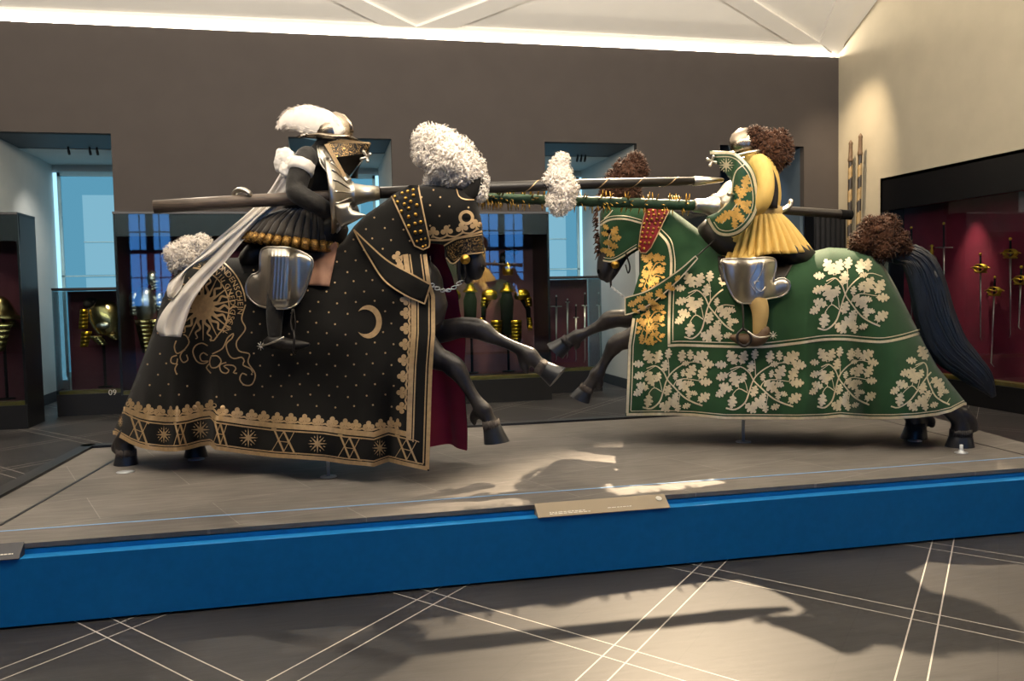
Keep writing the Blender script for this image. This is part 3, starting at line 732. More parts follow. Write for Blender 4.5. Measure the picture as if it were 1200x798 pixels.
# swords in the middle bay
fM = lambda x, y: ony(x, y, 13.45)
gM = 'thin swords in the middle bay case'
for (x, y0_, g_, b_, gw, lab) in ((652, 346, 359, 424, .09, 'thin sword nearest the left edge of the middle bay case'), (665, 350, 354, 420, .03, 'thin sword without a wide guard second from left in the middle bay case'), (675, 357, 372, 424, .04, 'shortest thin sword hanging lowest in the middle bay case'), (685.5, 343, 358, 425, .05, 'rightmost thin sword in the middle bay case')):
    sword(lab, fM, (x, y0_), (x, g_), (x-1, b_), gw, 0, gM, m_steel, 0.016)
# striped lances leaning on the right wall
m_str1 = mat('cream lance paint', '#927a52', 0.5, vary=0.2, scale=12); m_str2 = mat('dark lance paint', '#2a2420', 0.5, vary=0.2, scale=12)
for (xt, yt, xb, yb, lab) in ((997, 164, 994, 345, 'thinner dark and cream striped lance upright near the wall corner'), (1008.5, 156, 1004, 345, 'taller dark and cream striped lance upright beside the showcase')):
    A0, B0 = onx(xt, yt, RX-0.14), onx(xb, yb, RX-0.14); A0 = A0; L = A0[2]; bx = B0[0]; 
    foot = A0+(B0-A0)*(A0[2]/(A0[2]-B0[2]))
    t = thing('striped_lance', lab, 'lance', foot, 'striped lances by the corner')
    axis = (A0-foot); Ln = np.linalg.norm(axis); axis /= Ln; n = 16; e1 = np.cross(axis, [0, 1, 0]); e1 /= np.linalg.norm(e1); e2 = np.cross(axis, e1)
    rows_ = 160; Lb = Ln-0.32; mb = MB(); vs = []; 
    for i in range(rows_+1):
        h = Lb*i/rows_; r = 0.045-0.012*i/rows_
        for k in range(n): a = 2*PI*k/n; vs.append(foot+axis*h+(e1*math.cos(a)+e2*math.sin(a))*r)
    mb.add(vs, []); 
    for i in range(rows_):
        for k in range(n):
            ph = (Lb*i/rows_/0.36 - k/n*0.4) % 1.0
            mb.f.append((i*n+k, i*n+(k+1) % n, (i+1)*n+(k+1) % n, (i+1)*n+k)); mb.m.append(0 if ph < 0.5 else 1)
    mb.build('shaft', [m_str1, m_str2], t)
    mb = MB(); mb.lathe(foot+axis*Lb, axis, [(-0.02, .034), (0, .04), (.02, .04), (.05, .033), (.24, .028), (.26, .033), (.28, .03), (.32, .004)], n=14); mb.build('tip', m_leather, t)
    mb = MB(); q = foot+axis*(Ln*0.6); mb.box((q[0], q[1]-.02, q[2]-.02), (RX-0.003, q[1]+.02, q[2]+.02)); mb.build('wall_bracket', m_dark, t, smooth=False)
# ================================================================== shared bits of the two jousting groups
m_blackcloth = mat('black wool cloth', '#131211', 0.85, vary=0.12, scale=14, bump=0.12, bscale=400, sheen=0.06, spec=0.2)
m_embro = mat('gilt embroidery', '#b99c74', 0.5, metal=0.3, vary=0.14, scale=40)
m_lining = mat('crimson lining', '#8a0d35', 0.85, vary=0.1, sheen=0.3)
m_hide = mat('painted horse hide', '#232124', 0.36, vary=0.35, scale=9, bump=0.15, bscale=60, color2='#45403e', stretch=(1, 1, 0.4))
m_hoof = mat('dark painted hoof', '#2a2c31', 0.32, vary=0.2, scale=25, stretch=(1, 1, 0.2))
m_hairtuft = mat('fetlock hair', '#5a514b', 0.7, vary=0.3, scale=60)
m_whitefluff = mat('white ostrich down', '#f3eadf', 0.95, vary=0.06, scale=25, sheen=0.3)
m_brownfluff = mat('brown ostrich down', '#432511', 0.9, vary=0.35, scale=25, sheen=0.08)
m_bleather = mat('dark harness leather', '#17120f', 0.55, vary=0.2, scale=30)
m_pinkleather = mat('pale saddle leather', '#8f6a57', 0.7, vary=0.12, scale=12)
m_brass = mat('brass fittings', '#c79d4a', 0.32, metal=1.0, vary=0.15, scale=40)
m_rod = mat('brushed steel rod', '#c3c8cd', 0.45, metal=0.5, vary=0.05)
m_etch = bpy.data.materials.new('etched black and gilt band'); m_etch.use_nodes = True
def _etch(m, c1, c2, scale, th):
    nt = m.node_tree; b = nt.nodes['Principled BSDF']; b.inputs['Roughness'].default_value = 0.4; b.inputs['Metallic'].default_value = 0.5
    tc = nt.nodes.new('ShaderNodeTexCoord'); n = nt.nodes.new('ShaderNodeTexNoise'); n.inputs['Scale'].default_value = scale; n.inputs['Detail'].default_value = 0.0; n.inputs['Distortion'].default_value = 2.2
    nt.links.new(tc.outputs['Object'], n.inputs['Vector'])
    a = nt.nodes.new('ShaderNodeMath'); a.operation = 'SUBTRACT'; a.inputs[1].default_value = 0.5; nt.links.new(n.outputs['Fac'], a.inputs[0])
    a2 = nt.nodes.new('ShaderNodeMath'); a2.operation = 'ABSOLUTE'; nt.links.new(a.outputs[0], a2.inputs[0])
    r = nt.nodes.new('ShaderNodeValToRGB'); r.color_ramp.interpolation = 'CONSTANT'; r.color_ramp.elements[0].color = lin(c1); r.color_ramp.elements[1].position = th; r.color_ramp.elements[1].color = lin(c2)
    nt.links.new(a2.outputs[0], r.inputs['Fac']); nt.links.new(r.outputs['Color'], b.inputs['Base Color'])
_etch(m_etch, '#b08d55', '#14110e', 38, 0.036)

def TP(fr, L, mul=1.0):
    """px path with centre offset and px radius -> points and metre radii"""
    P = []; R = []
    for q in L:
        p = fr.at(q[0], q[1], q[2]); k = depth_of(p)/FPX*mul; P.append(p); R.append((q[4]*k, q[3]*k) if len(q) > 4 else (q[3]*k, q[3]*k))
    return P, R
def smooth3(P, R, n=5):
    A = np.array([list(p)+list(r) for p, r in zip(P, R)], float); out = []
    for i in range(len(A)-1):
        p0 = A[i-1] if i else 2*A[0]-A[1]; p1, p2 = A[i], A[i+1]; p3 = A[i+2] if i+2 < len(A) else 2*A[-1]-A[-2]
        for j in range(n):
            t = j/n; out.append(0.5*((2*p1)+(-p0+p2)*t+(2*p0-5*p1+4*p2-p3)*t*t+(-p0+3*p1-3*p2+p3)*t**3))
    out.append(A[-1]); out = np.array(out)
    return [o[:3] for o in out], [(max(o[3], .002), max(o[4], .002)) for o in out]
def tube(mb, fr, L, n=14, mi=0, round_end=False, mul=1.0, sm=True, up=(0, 0, 1)):
    P, R = TP(fr, L, mul)
    if sm: P, R = smooth3(P, R)
    mb.loft(P, R, n=n, mi=mi, round_end=round_end, up=up)
def mir(fr, L):
    """same limb on the far side, described by world points"""
    P, R = TP(fr, L); return [fr.mirror(p) for p in P], R
def fluff(mb, fr, blobs, tufts=26, strands=700, seed=1, mi=0, curl=1.0, slen=0.05):
    rr = random.Random(seed); S = []
    for (x, y, d, r) in blobs:
        c = fr.at(x, y, d); S.append((Vector(c), r*depth_of(c)/FPX))
    for c, r in S:
        mb.ball(c, r*0.86, 12, 8, mi)
        for _ in range(tufts):
            v = Vector((rr.gauss(0, 1), rr.gauss(0, 1), rr.gauss(0, 1))).normalized()
            q = c+v*r*rr.uniform(0.78, 0.95); s = r*rr.uniform(0.08, 0.17)
            if any((q-c2).length < r2*0.72 for c2, r2 in S if c2 is not c): continue
            mb.ball(q, s, 7, 5, mi, (rr.uniform(.7, 1.3), rr.uniform(.7, 1.3), rr.uniform(.7, 1.3)))
    for _ in range(strands):
        c, r = S[rr.randrange(len(S))]
        v = Vector((rr.gauss(0, 1), rr.gauss(0, 1), rr.gauss(0, 1))).normalized(); q = c+v*r*0.9
        if any((q-c2).length < r2*0.8 for c2, r2 in S if c2 is not c): continue
        w = Vector((rr.gauss(0, 1), rr.gauss(0, 1), rr.gauss(0, 1))).normalized(); w = (w-v*w.dot(v)).normalized(); t = v.cross(w)*0.0045
        L = rr.uniform(.5, 1.2)*slen; pts = [q, q+v*L*0.5+w*L*.12*curl, q+v*L*0.75+w*L*.5*curl, q+v*L*0.62+w*L*0.85*curl]
        vs = []
        for i, p in enumerate(pts): k = 1-0.25*i; vs += [p-t*k, p+t*k]
        mb.add(vs, [(0, 1, 3, 2), (2, 3, 5, 4), (4, 5, 7, 6)], mi)
def hoof(fr, parent, ankle, toe, r0_, r1_, flat=None, fwd=1.0, slant=.2):
    """hoof widening from the coronet to a sole whose toe runs further forward than its heel"""
    A = Vector(fr.at(*ankle)); B = Vector(fr.at(*toe)); k = depth_of(A)/FPX; ax = (B-A).normalized(); n_ = Vector(fr.n); f = ax.cross(n_).normalized()
    if f.dot(Vector(fr.f)*fwd) < 0: f = -f
    L = (B-A).length; mb = MB(); N = 20; vs = []
    for t, sc, sl in ((-.12, .86, 0), (0, 1.0, 0), (.06, 1.04, .02), (.5, 1.12, .2), (.92, 1.2, .42), (1.0, 1.2, .45), (1.0, 1.0, .4)):
        r = (r0_+(r1_-r0_)*max(t, 0))*k*sc*.92
        for i in range(N):
            a = 2*PI*i/N; c, s_ = math.cos(a), math.sin(a); vs.append(A+ax*(L*t+(sl*slant*2*r*c if t > 0 else 0)*.55)+f*(r*c+(.05*r*t if t > 0 else 0)+max(c, 0)*sl*r*.2)+n_*s_*r*.92)
    fs = [(j_*N+i, j_*N+(i+1) % N, (j_+1)*N+(i+1) % N, (j_+1)*N+i) for j_ in range(6) for i in range(N)]+[tuple(range(6*N, 7*N))]
    mb.add(vs, fs); return mb.build('hoof', m_hoof, parent, sharp=50)
TREF = [(-1.2, 0), (-0.9, -2.6)]
def trefoil(sh, mb, x, y, s, ang, mi):
    P = []
    lobes = [(-4.0, -4.4, 2.9, 250, -20+360-200), (0, -8.4, 3.0, 0, 0), (4.0, -4.4, 2.9, 0, 0)]
    for cx, cy, r, _, _ in lobes:
        c = [(cx+r*math.cos(a), cy+r*math.sin(a)) for a in np.linspace(0, 2*PI, 14, endpoint=False)]
        sh.patch(mb, rot2(c, ang, s, (x, y)), mi, 0.0045)
    sh.patch(mb, rot2([(-2.6, 1), (-0.9, -2.0), (-1.6, -6), (1.6, -6), (0.9, -2.0), (2.6, 1)], ang, s, (x, y)), mi, 0.0038)
def star(sh, mb, x, y, r, mi, sx=1.0, n=8):
    for k in range(n):
        a = 360/n*k; sh.patch(mb, rot2([(0, -1.3), (r*0.35, -1.0), (r, 0), (r*0.35, 1.0), (0, 1.3)], a, (1, 1), (0, 0))*[sx, 1]+[x, y], mi, 0.004+0.0001*k)
        sh.patch(mb, rot2([(r*0.6, 0), (r*0.72, -0.7), (r*0.9, 0), (r*0.72, .7)], a+180/n, (1, 1), (0, 0))*[sx, 1]+[x, y], mi, 0.004)
def monogram(sh, mb, x, y, mi, sx=1.0, tilt=0.0):
    def q(p): return (x+p[0]*sx, y+p[1]+p[0]*sx*tilt)
    for a, b, w in (((-11, -14), (0.5, 12), 2.2), ((0.5, 12), (13, -12.5), 0.9), ((-13.5, 12), (0.5, -12), 0.9), ((0.5, -12), (13, 13), 2.2), ((-6.5, 0), (6.5, 0.5), 0.9), ((-14, -14.2), (-8, -14), 1.2), ((10, -13), (16, -12), 1.0), ((-16, 12), (-11, 12.4), 1.0), ((10, 13), (16, 13.6), 1.2)):
        sh.stripe(mb, [q(a), q(b)], w, mi)
def text_on(sh, mb, txt, cx, cy, R, a0, a1, size, mi):
    """letters standing around a circle"""
    wd = [{'I': .5, ' ': .5, 'M': 1.3, 'W': 1.45, 'O': 1.15, 'L': .85, 'E': .9, 'S': .9}.get(c, 1.05) for c in txt]; tot = sum(wd); acc = 0
    for i, ch in enumerate(txt):
        a = a0+(a1-a0)*(acc+wd[i]/2)/tot; acc += wd[i]
        if ch == ' ': continue
        cu = bpy.data.curves.new('t', 'FONT'); cu.body = ch; cu.size = 1.0; cu.align_x = 'CENTER'; cu.resolution_u = 3
        o = bpy.data.objects.new('t', cu); COL.objects.link(o); dg = bpy.context.evaluated_depsgraph_get()
        me = bpy.data.meshes.new_from_object(o.evaluated_get(dg)); bpy.data.objects.remove(o); bpy.data.curves.remove(cu)
        V = np.array([(v.co.x, -v.co.y) for v in me.vertices]); F = [tuple(p.vertices) for p in me.polygons]; bpy.data.meshes.remove(me)
        base = (cx+R*math.cos(math.radians(a)), cy+R*math.sin(math.radians(a)))
        mb.add(sh.put(rot2(V, a+90, size, base), 0.0042), F, mi)

# ================================================================== black horse
ob = BF.w(1.0, 0.0, PZ)
bh = thing('jousting_horse', 'horse draped in black cloth with gold sun, moon and star embroidery', 'horse', ob, 'jousting horses')
HEM = [(132, 507), (141, 513), (153, 520), (164, 524.5), (175, 527), (193, 529), (207, 529), (220, 527), (235, 523), (247, 521.5), (252, 527), (287, 532), (320, 536), (350, 538), (380, 540), (406, 544), (429, 546), (438, 547), (455, 541), (471, 545), (489, 549), (503, 552)]
REAR = [(132, 507), (141, 488), (160, 440), (178, 392), (190, 352), (199, 329)]
TOPB = [(211, 314), (235, 305), (260, 302), (300, 302), (335, 303), (365, 300), (390, 293), (402, 283), (415, 265), (428, 252), (441, 243), (459, 230), (480, 219)]
FRONTB = [(490, 217.5), (496, 250), (503, 283), (500, 296), (505, 333), (510, 347), (510, 390), (507, 430), (505.5, 470)]
outl = [(x, y, 1) for x, y in REAR+TOPB]+[(x, y, 0) for x, y in FRONTB]+[(x, y, 0) for x, y in HEM[::-1][:-1]]
Wb = idw([(140, 500, .36), (200, 350, .32), (260, 400, .38), (300, 340, .36), (250, 520, .43), (380, 400, .37), (380, 530, .43), (420, 300, .24), (455, 260, .16), (490, 235, .13), (495, 290, .16), (500, 345, .22), (500, 420, .31), (495, 545, .37), (450, 350, .28), (450, 450, .35)])
Db = idw([(140, 500, 45), (200, 350, 52), (300, 350, 60), (400, 330, 60), (450, 270, 42), (490, 240, 32), (500, 450, 60), (300, 500, 60)])
capB = Sheet(BF, outl, Wb, Db, extra=folds([(236, 380, 230, 525, 15, -.085), (205, 400, 206, 528, 8, .035), (252, 400, 253, 527, 8, .05), (458, 400, 456, 541, 12, -.05), (432, 380, 432, 546, 13, .03), (478, 420, 474, 545, 11, .025), (345, 360, 342, 538, 26, .03), (296, 400, 298, 533, 20, -.03), (395, 400, 392, 541, 16, -.025), (172, 420, 168, 524, 11, .03)]), step=3.5)
mb = MB(); capB.symmetric(mb, 0, 0, lining=2)
H = lambda x: float(np.interp(x, [h[0] for h in HEM], [h[1] for h in HEM]))
rearx = lambda y: float(np.interp(-y, [-p[1] for p in REAR], [p[0] for p in REAR]))
fedge = [(500, 296), (505, 333), (510, 347), (510, 390), (507, 430), (505.5, 470), (503, 552)]
E = lambda y: float(np.interp(y, [p[1] for p in fedge], [p[0] for p in fedge]))
def hem_line(off, w, x1, lift=.004):
    P = []; xs = [x for x in np.arange(133, x1+.1, 2.5)]
    for x in xs:
        y = H(x)-off
        if x < rearx(y)+.6: continue
        P.append((x, y))
    y0 = H(P[0][0])-off; P.insert(0, (rearx(y0)+.3, y0+.1)); P.append((x1, H(x1)-off)); capB.stripe(mb, P, w, 1, lift)
def edge_line(off, w, y1, y0=298, lift=.004):
    P = [(E(y)-off, y) for y in np.arange(y0, y1, 3)]+[(E(y1)-off, y1)]; capB.stripe(mb, P, w, 1, lift)
hem_line(2.4, 4.6, 501); hem_line(6.6, 1.5, 496); hem_line(32, 1.6, 484.5); hem_line(37.6, 6, 480)
edge_line(2.4, 4.6, 550); edge_line(7.3, 1.5, 543); edge_line(20, 1.6, 518); edge_line(25.2, 6, 514)
tx = [152.5, 162, 174, 187, 200, 207.5, 219.5, 232, 247, 261, 278, 295, 309, 325, 341, 357, 373, 389.5, 404.6, 417, 432, 446, 458, 466]
for i, x in enumerate(tx):
    gap = min([abs(x-q) for q in tx if q != x]); trefoil(capB, mb, x, H(x)-42, (min(1.0, gap/13), 1.0), 0, 1)
    if i+1 < len(tx):
        x2 = tx[i+1]; capB.stripe(mb, [(x, H(x)-44), ((x*3+x2)/4, H(x)-42), ((x+x2)/2, H((x+x2)/2)-43.5), ((x+3*x2)/4, H(x2)-42), (x2, H(x2)-44)], 2.2, 1, curve=True)
ty = [301, 313, 331, 351, 367, 385, 403.5, 422, 441, 460, 478]
for i, y in enumerate(ty):
    trefoil(capB, mb, E(y)-30, y, 1.0, -90, 1)
    if i+1 < len(ty): y2 = ty[i+1]; capB.stripe(mb, [(E(y)-32, y), (E(y)-29.5, (3*y+y2)/4), (E(y)-31, (y+y2)/2), (E(y)-29.5, (y+3*y2)/4), (E(y2)-32, y2)], 2.2, 1, curve=True)
for x, s in ((162, .8), (211, .55), (258, .6), (332, 1), (409, .95), (476, .95)): monogram(capB, mb, x, H(x)-19.5, 1, s, (H(x+5)-H(x-5))/10)
for x, s, r in ((141, .4, 8), (192, .85, 10.5), (235, .95, 11.5), (291, 1, 11.5), (372, 1, 11.5), (445, .8, 11)): star(capB, mb, x, H(x)-19.5, r, 1, s)
# crescent moon
out = [(432+15.5*math.cos(a), 377+19.5*math.sin(a)) for a in np.linspace(math.radians(-138), math.radians(138), 40)]
inn = [(427.5+13.5*math.cos(a), 377+14.5*math.sin(a)) for a in np.linspace(math.radians(125), math.radians(-125), 36)]
capB.patch(mb, out+inn, 1, .0042)
# sun with wavy rays, its ring and its verse
cx, cy = 238, 360
capB.patch(mb, [(cx+13.5*math.cos(a), cy+15*math.sin(a)) for a in np.linspace(0, 2*PI, 30, endpoint=False)], 1, .0042)
for k in range(28):
    a = 360/28*k; L = 37+3*(k % 3 == 0)
    if k % 2: capB.stripe(mb, rot2([(11, 0), (L+2, 0)], a, 1, (cx, cy)), 2.2, 1, taper=(1.3, .8, .3))
    else: capB.stripe(mb, rot2([(11, 0), (18, 2.2), (25, -2.2), (31, 2), (36, -1.5), (L+1, .5)], a, 1, (cx, cy)), 2.6, 1, curve=True, step=1.3, taper=(1.3, 1.0, .4))
rc = (222, 360)
def arc(R, a0, a1): return [(rc[0]+R*math.cos(math.radians(a)), rc[1]+R*math.sin(math.radians(a))) for a in np.arange(a0, a1+.1, 4)]
capB.stripe(mb, arc(46.5, -85, 38), 1.5, 1); capB.stripe(mb, arc(66, -58, -4), 1.5, 1)
text_on(capB, mb, 'MONDENSCHEIN', rc[0], rc[1], 56.6, -64, 8, 9.5, 1)
text_on(capB, mb, 'SIE WIL GNEDIGSEIN', rc[0], rc[1], 48.2, -80, 36, 8.6, 1)
def Z(L): return [(190+a/6.65, 360+b/6.65) for a, b in L]
for L in ([(650, -20), (620, 90), (648, 170), (580, 270), (600, 340), (680, 365), (670, 430), (725, 520), (700, 600), (640, 605), (605, 560), (625, 515), (660, 530)],
          [(390, 365), (470, 320), (510, 240), (555, 205), (545, 240), (500, 290), (520, 370), (560, 400), (620, 390), (640, 420), (630, 450), (690, 480), (705, 510)],
          [(520, 60), (490, 150), (440, 210), (400, 260), (370, 250)], [(355, 300), (310, 280), (260, 300), (240, 350), (270, 420), (320, 440), (360, 420), (310, 420), (295, 380), (320, 355), (355, 375)],
          [(380, 380), (430, 380), (460, 420), (430, 465), (385, 470), (370, 430), (380, 385)], [(500, 430), (450, 450), (460, 500), (500, 515), (520, 490), (480, 460), (500, 450), (555, 455), (575, 480), (555, 510), (585, 515)],
          [(370, 440), (345, 470), (380, 515)], [(110, 260), (95, 310), (115, 360), (160, 340), (190, 310), (210, 270), (190, 225), (165, 212)], [(115, 375), (75, 390), (70, 430), (110, 440), (120, 400)], [(120, 440), (100, 480), (112, 520)], [(190, 370), (200, 410), (165, 430), (140, 390), (155, 350), (180, 330)]):
    capB.stripe(mb, Z(L), 1.5, 1, curve=True, step=2.0)
# powdering of small gold dots
dots = []
for j in range(26):
    for i in range(34):
        x = 128+i*22+(j % 2)*11+(j*1.3 % 5); y = 232+j*12.2+math.sin(i*1.7)*1.5
        dots.append((x, y))
dots = np.array(dots); keep = inside(dots, capB.poly) & (capB.t.max() > 0)
for (x, y), k in zip(dots, keep):
    if not k or y > H(x)-60 or x > E(y)-44 and y > 290 or x < rearx(y)+4 or math.hypot(x-222, y-360) < 70 and x > 190 or (195 < x < 305 and 385 < y < 456 and (x, y) and math.hypot(x-250, y-415) < 46) or math.hypot(x-430, y-377) < 21: continue
    if seg_dist(np.array([[x, y]]), capB.A, capB.B)[0] < 5: continue
    capB.patch(mb, [(x+1.15*math.cos(a), y+1.15*math.sin(a)) for a in np.linspace(0, 2*PI, 7, endpoint=False)], 1, .0042)
mb.build('caparison', [m_blackcloth, m_embro, m_lining], bh, recalc=False)

# hood and studded neck band
hoodO = [(484, 219, 1), (500, 216.5, 1), (530, 219, 1), (545, 222, 1), (556, 231, 1), (563, 262, 1), (566, 284, 1), (567.5, 296, 0), (545, 299, 0), (531, 311, 0), (522, 300, 0), (520, 287, 0), (503, 285, 0), (496, 250, 0)]
Wh = idw([(490, 240, .145), (520, 250, .135), (545, 260, .115), (560, 285, .085), (530, 300, .09)])
hood = Sheet(BF, hoodO, Wh, 30, step=3.5); mb = MB(); hood.symmetric(mb)
P = [(504, 281), (520, 281.5), (535, 279), (552, 275), (565, 271)]; hood.stripe(mb, P, 2.2, 1, curve=True)
for x, y, a in ((507.5, 277.5, 0), (524, 276, -6), (542.5, 272.5, -12), (559, 268.5, -14)): trefoil(hood, mb, x, y, 1.05, a, 1)
for a, b in (((507.5, 277), (524, 276)), ((524, 276), (542.5, 272.5)), ((542.5, 272.5), (559, 268.5))): hood.stripe(mb, [a, ((a[0]+b[0])/2, (a[1]+b[1])/2+3), b], 2, 1, curve=True)
hood.stripe(mb, [(546.5+7.3*math.cos(a), 255+7*math.sin(a)) for a in np.linspace(0, 2*PI, 33)], 3.6, 1, .0045, step=8)
for x, y in ((494, 231), (516, 231), (504, 240.5), (526.5, 242), (515, 253), (504, 264.5), (526.5, 264.5), (549, 243), (508, 222.5)): hood.patch(mb, [(x+1.2*math.cos(a), y+1.2*math.sin(a)) for a in np.linspace(0, 2*PI, 7, endpoint=False)], 1, .0045)
for P in ([(520, 288), (535, 280), (552, 277), (565, 274.5)], [(523, 302), (531, 309), (545, 299), (567, 295.5)]): hood.stripe(mb, P, 1.6, 1, .006, curve=True)
hood.stripe(mb, [(535, 221), (538, 230), (545, 233.5), (556, 234)], 1.3, 1, .005, curve=True)
hood.patch(mb, [(523, 290), (536, 282.5), (552, 279), (564.5, 277), (566.3, 293.5), (546, 297.5), (532, 306), (525, 300)], 2, .0042)
mb.build('hood', [m_blackcloth, m_embro, m_etch], bh, recalc=False)
bandO = [(459, 229), (480, 217), (490, 216.5), (497, 250), (504.5, 283), (502, 290), (496, 293.5), (486, 288), (472, 258)]
band = Sheet(BF, [(x, y, 0) for x, y in bandO], 1.0, 1.0, base=lambda p: np.maximum(capB.d(p), 0)+.012, step=4); band.W = lambda p: np.zeros(len(p))
mb = MB(); band.parallel(mb, .008, 0)
band.stripe(mb, [(459, 229.5), (472, 258), (486, 288), (496, 292.5), (503, 289), (503.6, 283), (496.5, 250), (490, 217.5)], 1.7, 1, .003)
mb.build('neck_band', [m_blackcloth, m_embro], bh, recalc=False)
for k, (a, b) in enumerate([(253, 130), (217, 140), (180, 152), (130, 175), (255, 165), (203, 185), (147, 210), (236, 207), (194, 224), (277, 230), (224, 252), (173, 272), (268, 293), (222, 307), (303, 343), (265, 353), (222, 370), (302, 407), (266, 412), (332, 455), (305, 461), (277, 471), (335, 500), (316, 508)]):
    p = band.put([(440+a/5.7, 200+b/5.7)], .004)[0]; m = MB(); m.ball(p, .0125 if k < 19 else .008, 8, 6); m.build('stud', m_brass, bh)
# ears, plumes
m = MB(); tube(m, BF, [(546, 231, .03, 9, 5), (553, 224, .03, 8, 4.5), (559, 214, .025, 5, 3), (563, 207.5, .02, .8, .8)]); m.build('ear', m_blackcloth, bh)
m = MB(); P, R = mir(BF, [(546, 231, .03, 9, 5), (553, 224, .03, 8, 4.5), (559, 214, .025, 5, 3), (563, 207.5, .02, .8, .8)]); m.loft(P, R, n=12); m.build('ear', m_blackcloth, bh)
m = MB(); fluff(m, BF, [(503, 166, 0, 19), (517, 172, -.03, 23), (532, 184, 0, 25), (546, 198, -.02, 22), (556, 212, -.08, 14), (498, 181, .03, 12), (516, 195, 0, 16), (530, 206, -.02, 14), (507, 213, -.05, 7), (561, 226, -.06, 7)], 110, 7000, 3, slen=.04); m.build('head_plume', m_whitefluff, bh)
m = MB(); fluff(m, BF, [(222, 293, 0, 15), (236, 288, 0, 12), (207, 298, .04, 13), (209, 310, .05, 9), (244, 296, 0, 10), (226, 304, .05, 12)], 90, 3500, 5, slen=.035); m.build('rump_plume', m_whitefluff, bh)
# body with legs, neck and head as one surface
mb = MB()
tube(mb, BF, [(212, 350, 0, 22, 18), (240, 352, 0, 40, 40), (300, 362, 0, 46, 44), (370, 362, 0, 48, 46), (430, 350, 0, 52, 38), (470, 345, 0, 55, 28), (490, 365, 0, 42, 22)], n=20, round_end=True)
tube(mb, BF, [(430, 320, 0, 40, 24), (455, 285, 0, 36, 18), (482, 258, 0, 30, 15), (505, 250, 0, 24, 15)], n=16, round_end=True)
tube(mb, BF, [(515, 245, 0, 19, 14), (532, 259, 0, 21, 15), (545, 280, 0, 15, 12), (553, 297, 0, 12, 10), (557, 311, 0, 12, 10.5), (557.5, 320, 0, 9, 9)], n=16, round_end=True)
tube(mb, BF, [(527, 280, 0, 10, 9), (540, 305, 0, 7, 6), (546, 322, 0, 6, 6), (548, 329, 0, 4.5, 5)], n=12, round_end=True)
tube(mb, BF, [(486, 372, -.12, 22, 20), (511, 388, -.13, 15, 13), (538, 384, -.12, 12.5, 11.5), (552, 384, -.12, 12.5, 11), (564, 387, -.12, 12.5, 11.5), (574, 393, -.12, 10, 9), (584, 398, -.12, 7.5, 7), (600, 405, -.12, 6.6, 6.4), (612, 411, -.12, 8, 7.5), (621, 417, -.12, 10.5, 9.5), (629, 424, -.12, 8, 7.5), (637, 432, -.12, 9, 9)], n=14, round_end=True)
tube(mb, BF, [(608, 413, -.12, 4, 4), (615, 430, -.12, 5.5, 5.5), (618, 436, -.12, 3, 3)], n=10, round_end=True)
tube(mb, BF, [(484, 392, .12, 22, 20), (510, 418, .12, 15, 13), (524, 424, .12, 12.5, 11.5), (533, 431, .12, 13, 12), (540, 440, .12, 10.5, 10), (546, 450, .12, 8, 7.6), (555, 465, .12, 7.4, 7), (561, 474, .12, 9, 8.5), (567, 482, .12, 10.8, 10), (571, 488, .12, 8.5, 8.5), (573, 492, .12, 8.5, 8.5), (576, 499, .12, 10, 9.5)], n=14, round_end=True)
tube(mb, BF, [(560, 478, .12, 5, 5), (555, 489, .12, 5.5, 5.5), (556, 496, .12, 3.2, 3.2)], n=10, round_end=True)
hindN = [(240, 370, .14, 40, 22), (215, 430, .16, 22, 14), (180, 470, .17, 12, 10), (158, 500, .17, 10, 9), (145, 516, .17, 10, 9), (147, 528, .17, 11, 10), (148, 534, .17, 12, 11)]
tube(mb, BF, hindN, n=14, round_end=True)
tube(mb, BF, [(262, 380, -.14, 36, 20), (270, 440, -.16, 18, 13), (240, 490, -.18, 10, 9), (228, 512, -.2, 9, 8), (229, 522, -.2, 10, 9)], n=14, round_end=True)
tube(mb, BF, [(141, 514, .17, 6, 6), (135, 525, .17, 5, 5), (136, 530, .17, 3, 3)], n=10, round_end=True)
remeshed(mb, 'body', m_hide, bh, .011, 3)
m = MB(); m.ball(BF.at(566, 314, .055), .016, 10, 6, sc=(.7, .7, 1.2)); m.build('nostril', m_dark, bh)
m = MB(); m.ball(BF.at(547, 255, .088), .03, 12, 8, sc=(1, .5, .8)); m.build('eye', m_dark, bh)
hoof(BF, bh, (636, 431, -.12), (653, 443, -.12), 10, 12.5); hoof(BF, bh, (576, 498, .12), (581, 519, .12), 11, 13)
hoof(BF, bh, (148, 532, .17), (147, 551.5, .17), 12.5, 13.5, slant=0); hoof(BF, bh, (229, 521, -.2), (229, 537, -.2), 11, 13, slant=0)
for x, y, d, r, fdir in ((636, 431, -.12, 10, 0), (576, 498, .12, 11, 0), (148, 531, .17, 12, 0)):
    m = MB(); c = BF.at(x, y, d); rr = random.Random(int(x)); rad = r*depth_of(c)/FPX
    ax = Vector(BF.at(x+(10 if x == 636 else 4 if x > 500 else 0), y+(7 if x == 636 else 18), d)-c).normalized(); e1 = ax.orthogonal().normalized(); e2 = ax.cross(e1)
    for k in range(260):
        a = rr.uniform(0, 2*PI); b = Vector(c)+(e1*math.cos(a)+e2*math.sin(a))*rad*.9; o = (e1*math.cos(a)+e2*math.sin(a))
        m.loft([b-ax*rr.uniform(.02, .035), b+o*.002, b+ax*rr.uniform(.012, .028)+o*.004], [.002, .0026, .0008], n=4)
    m.build('fetlock_hair', m_hairtuft, bh)
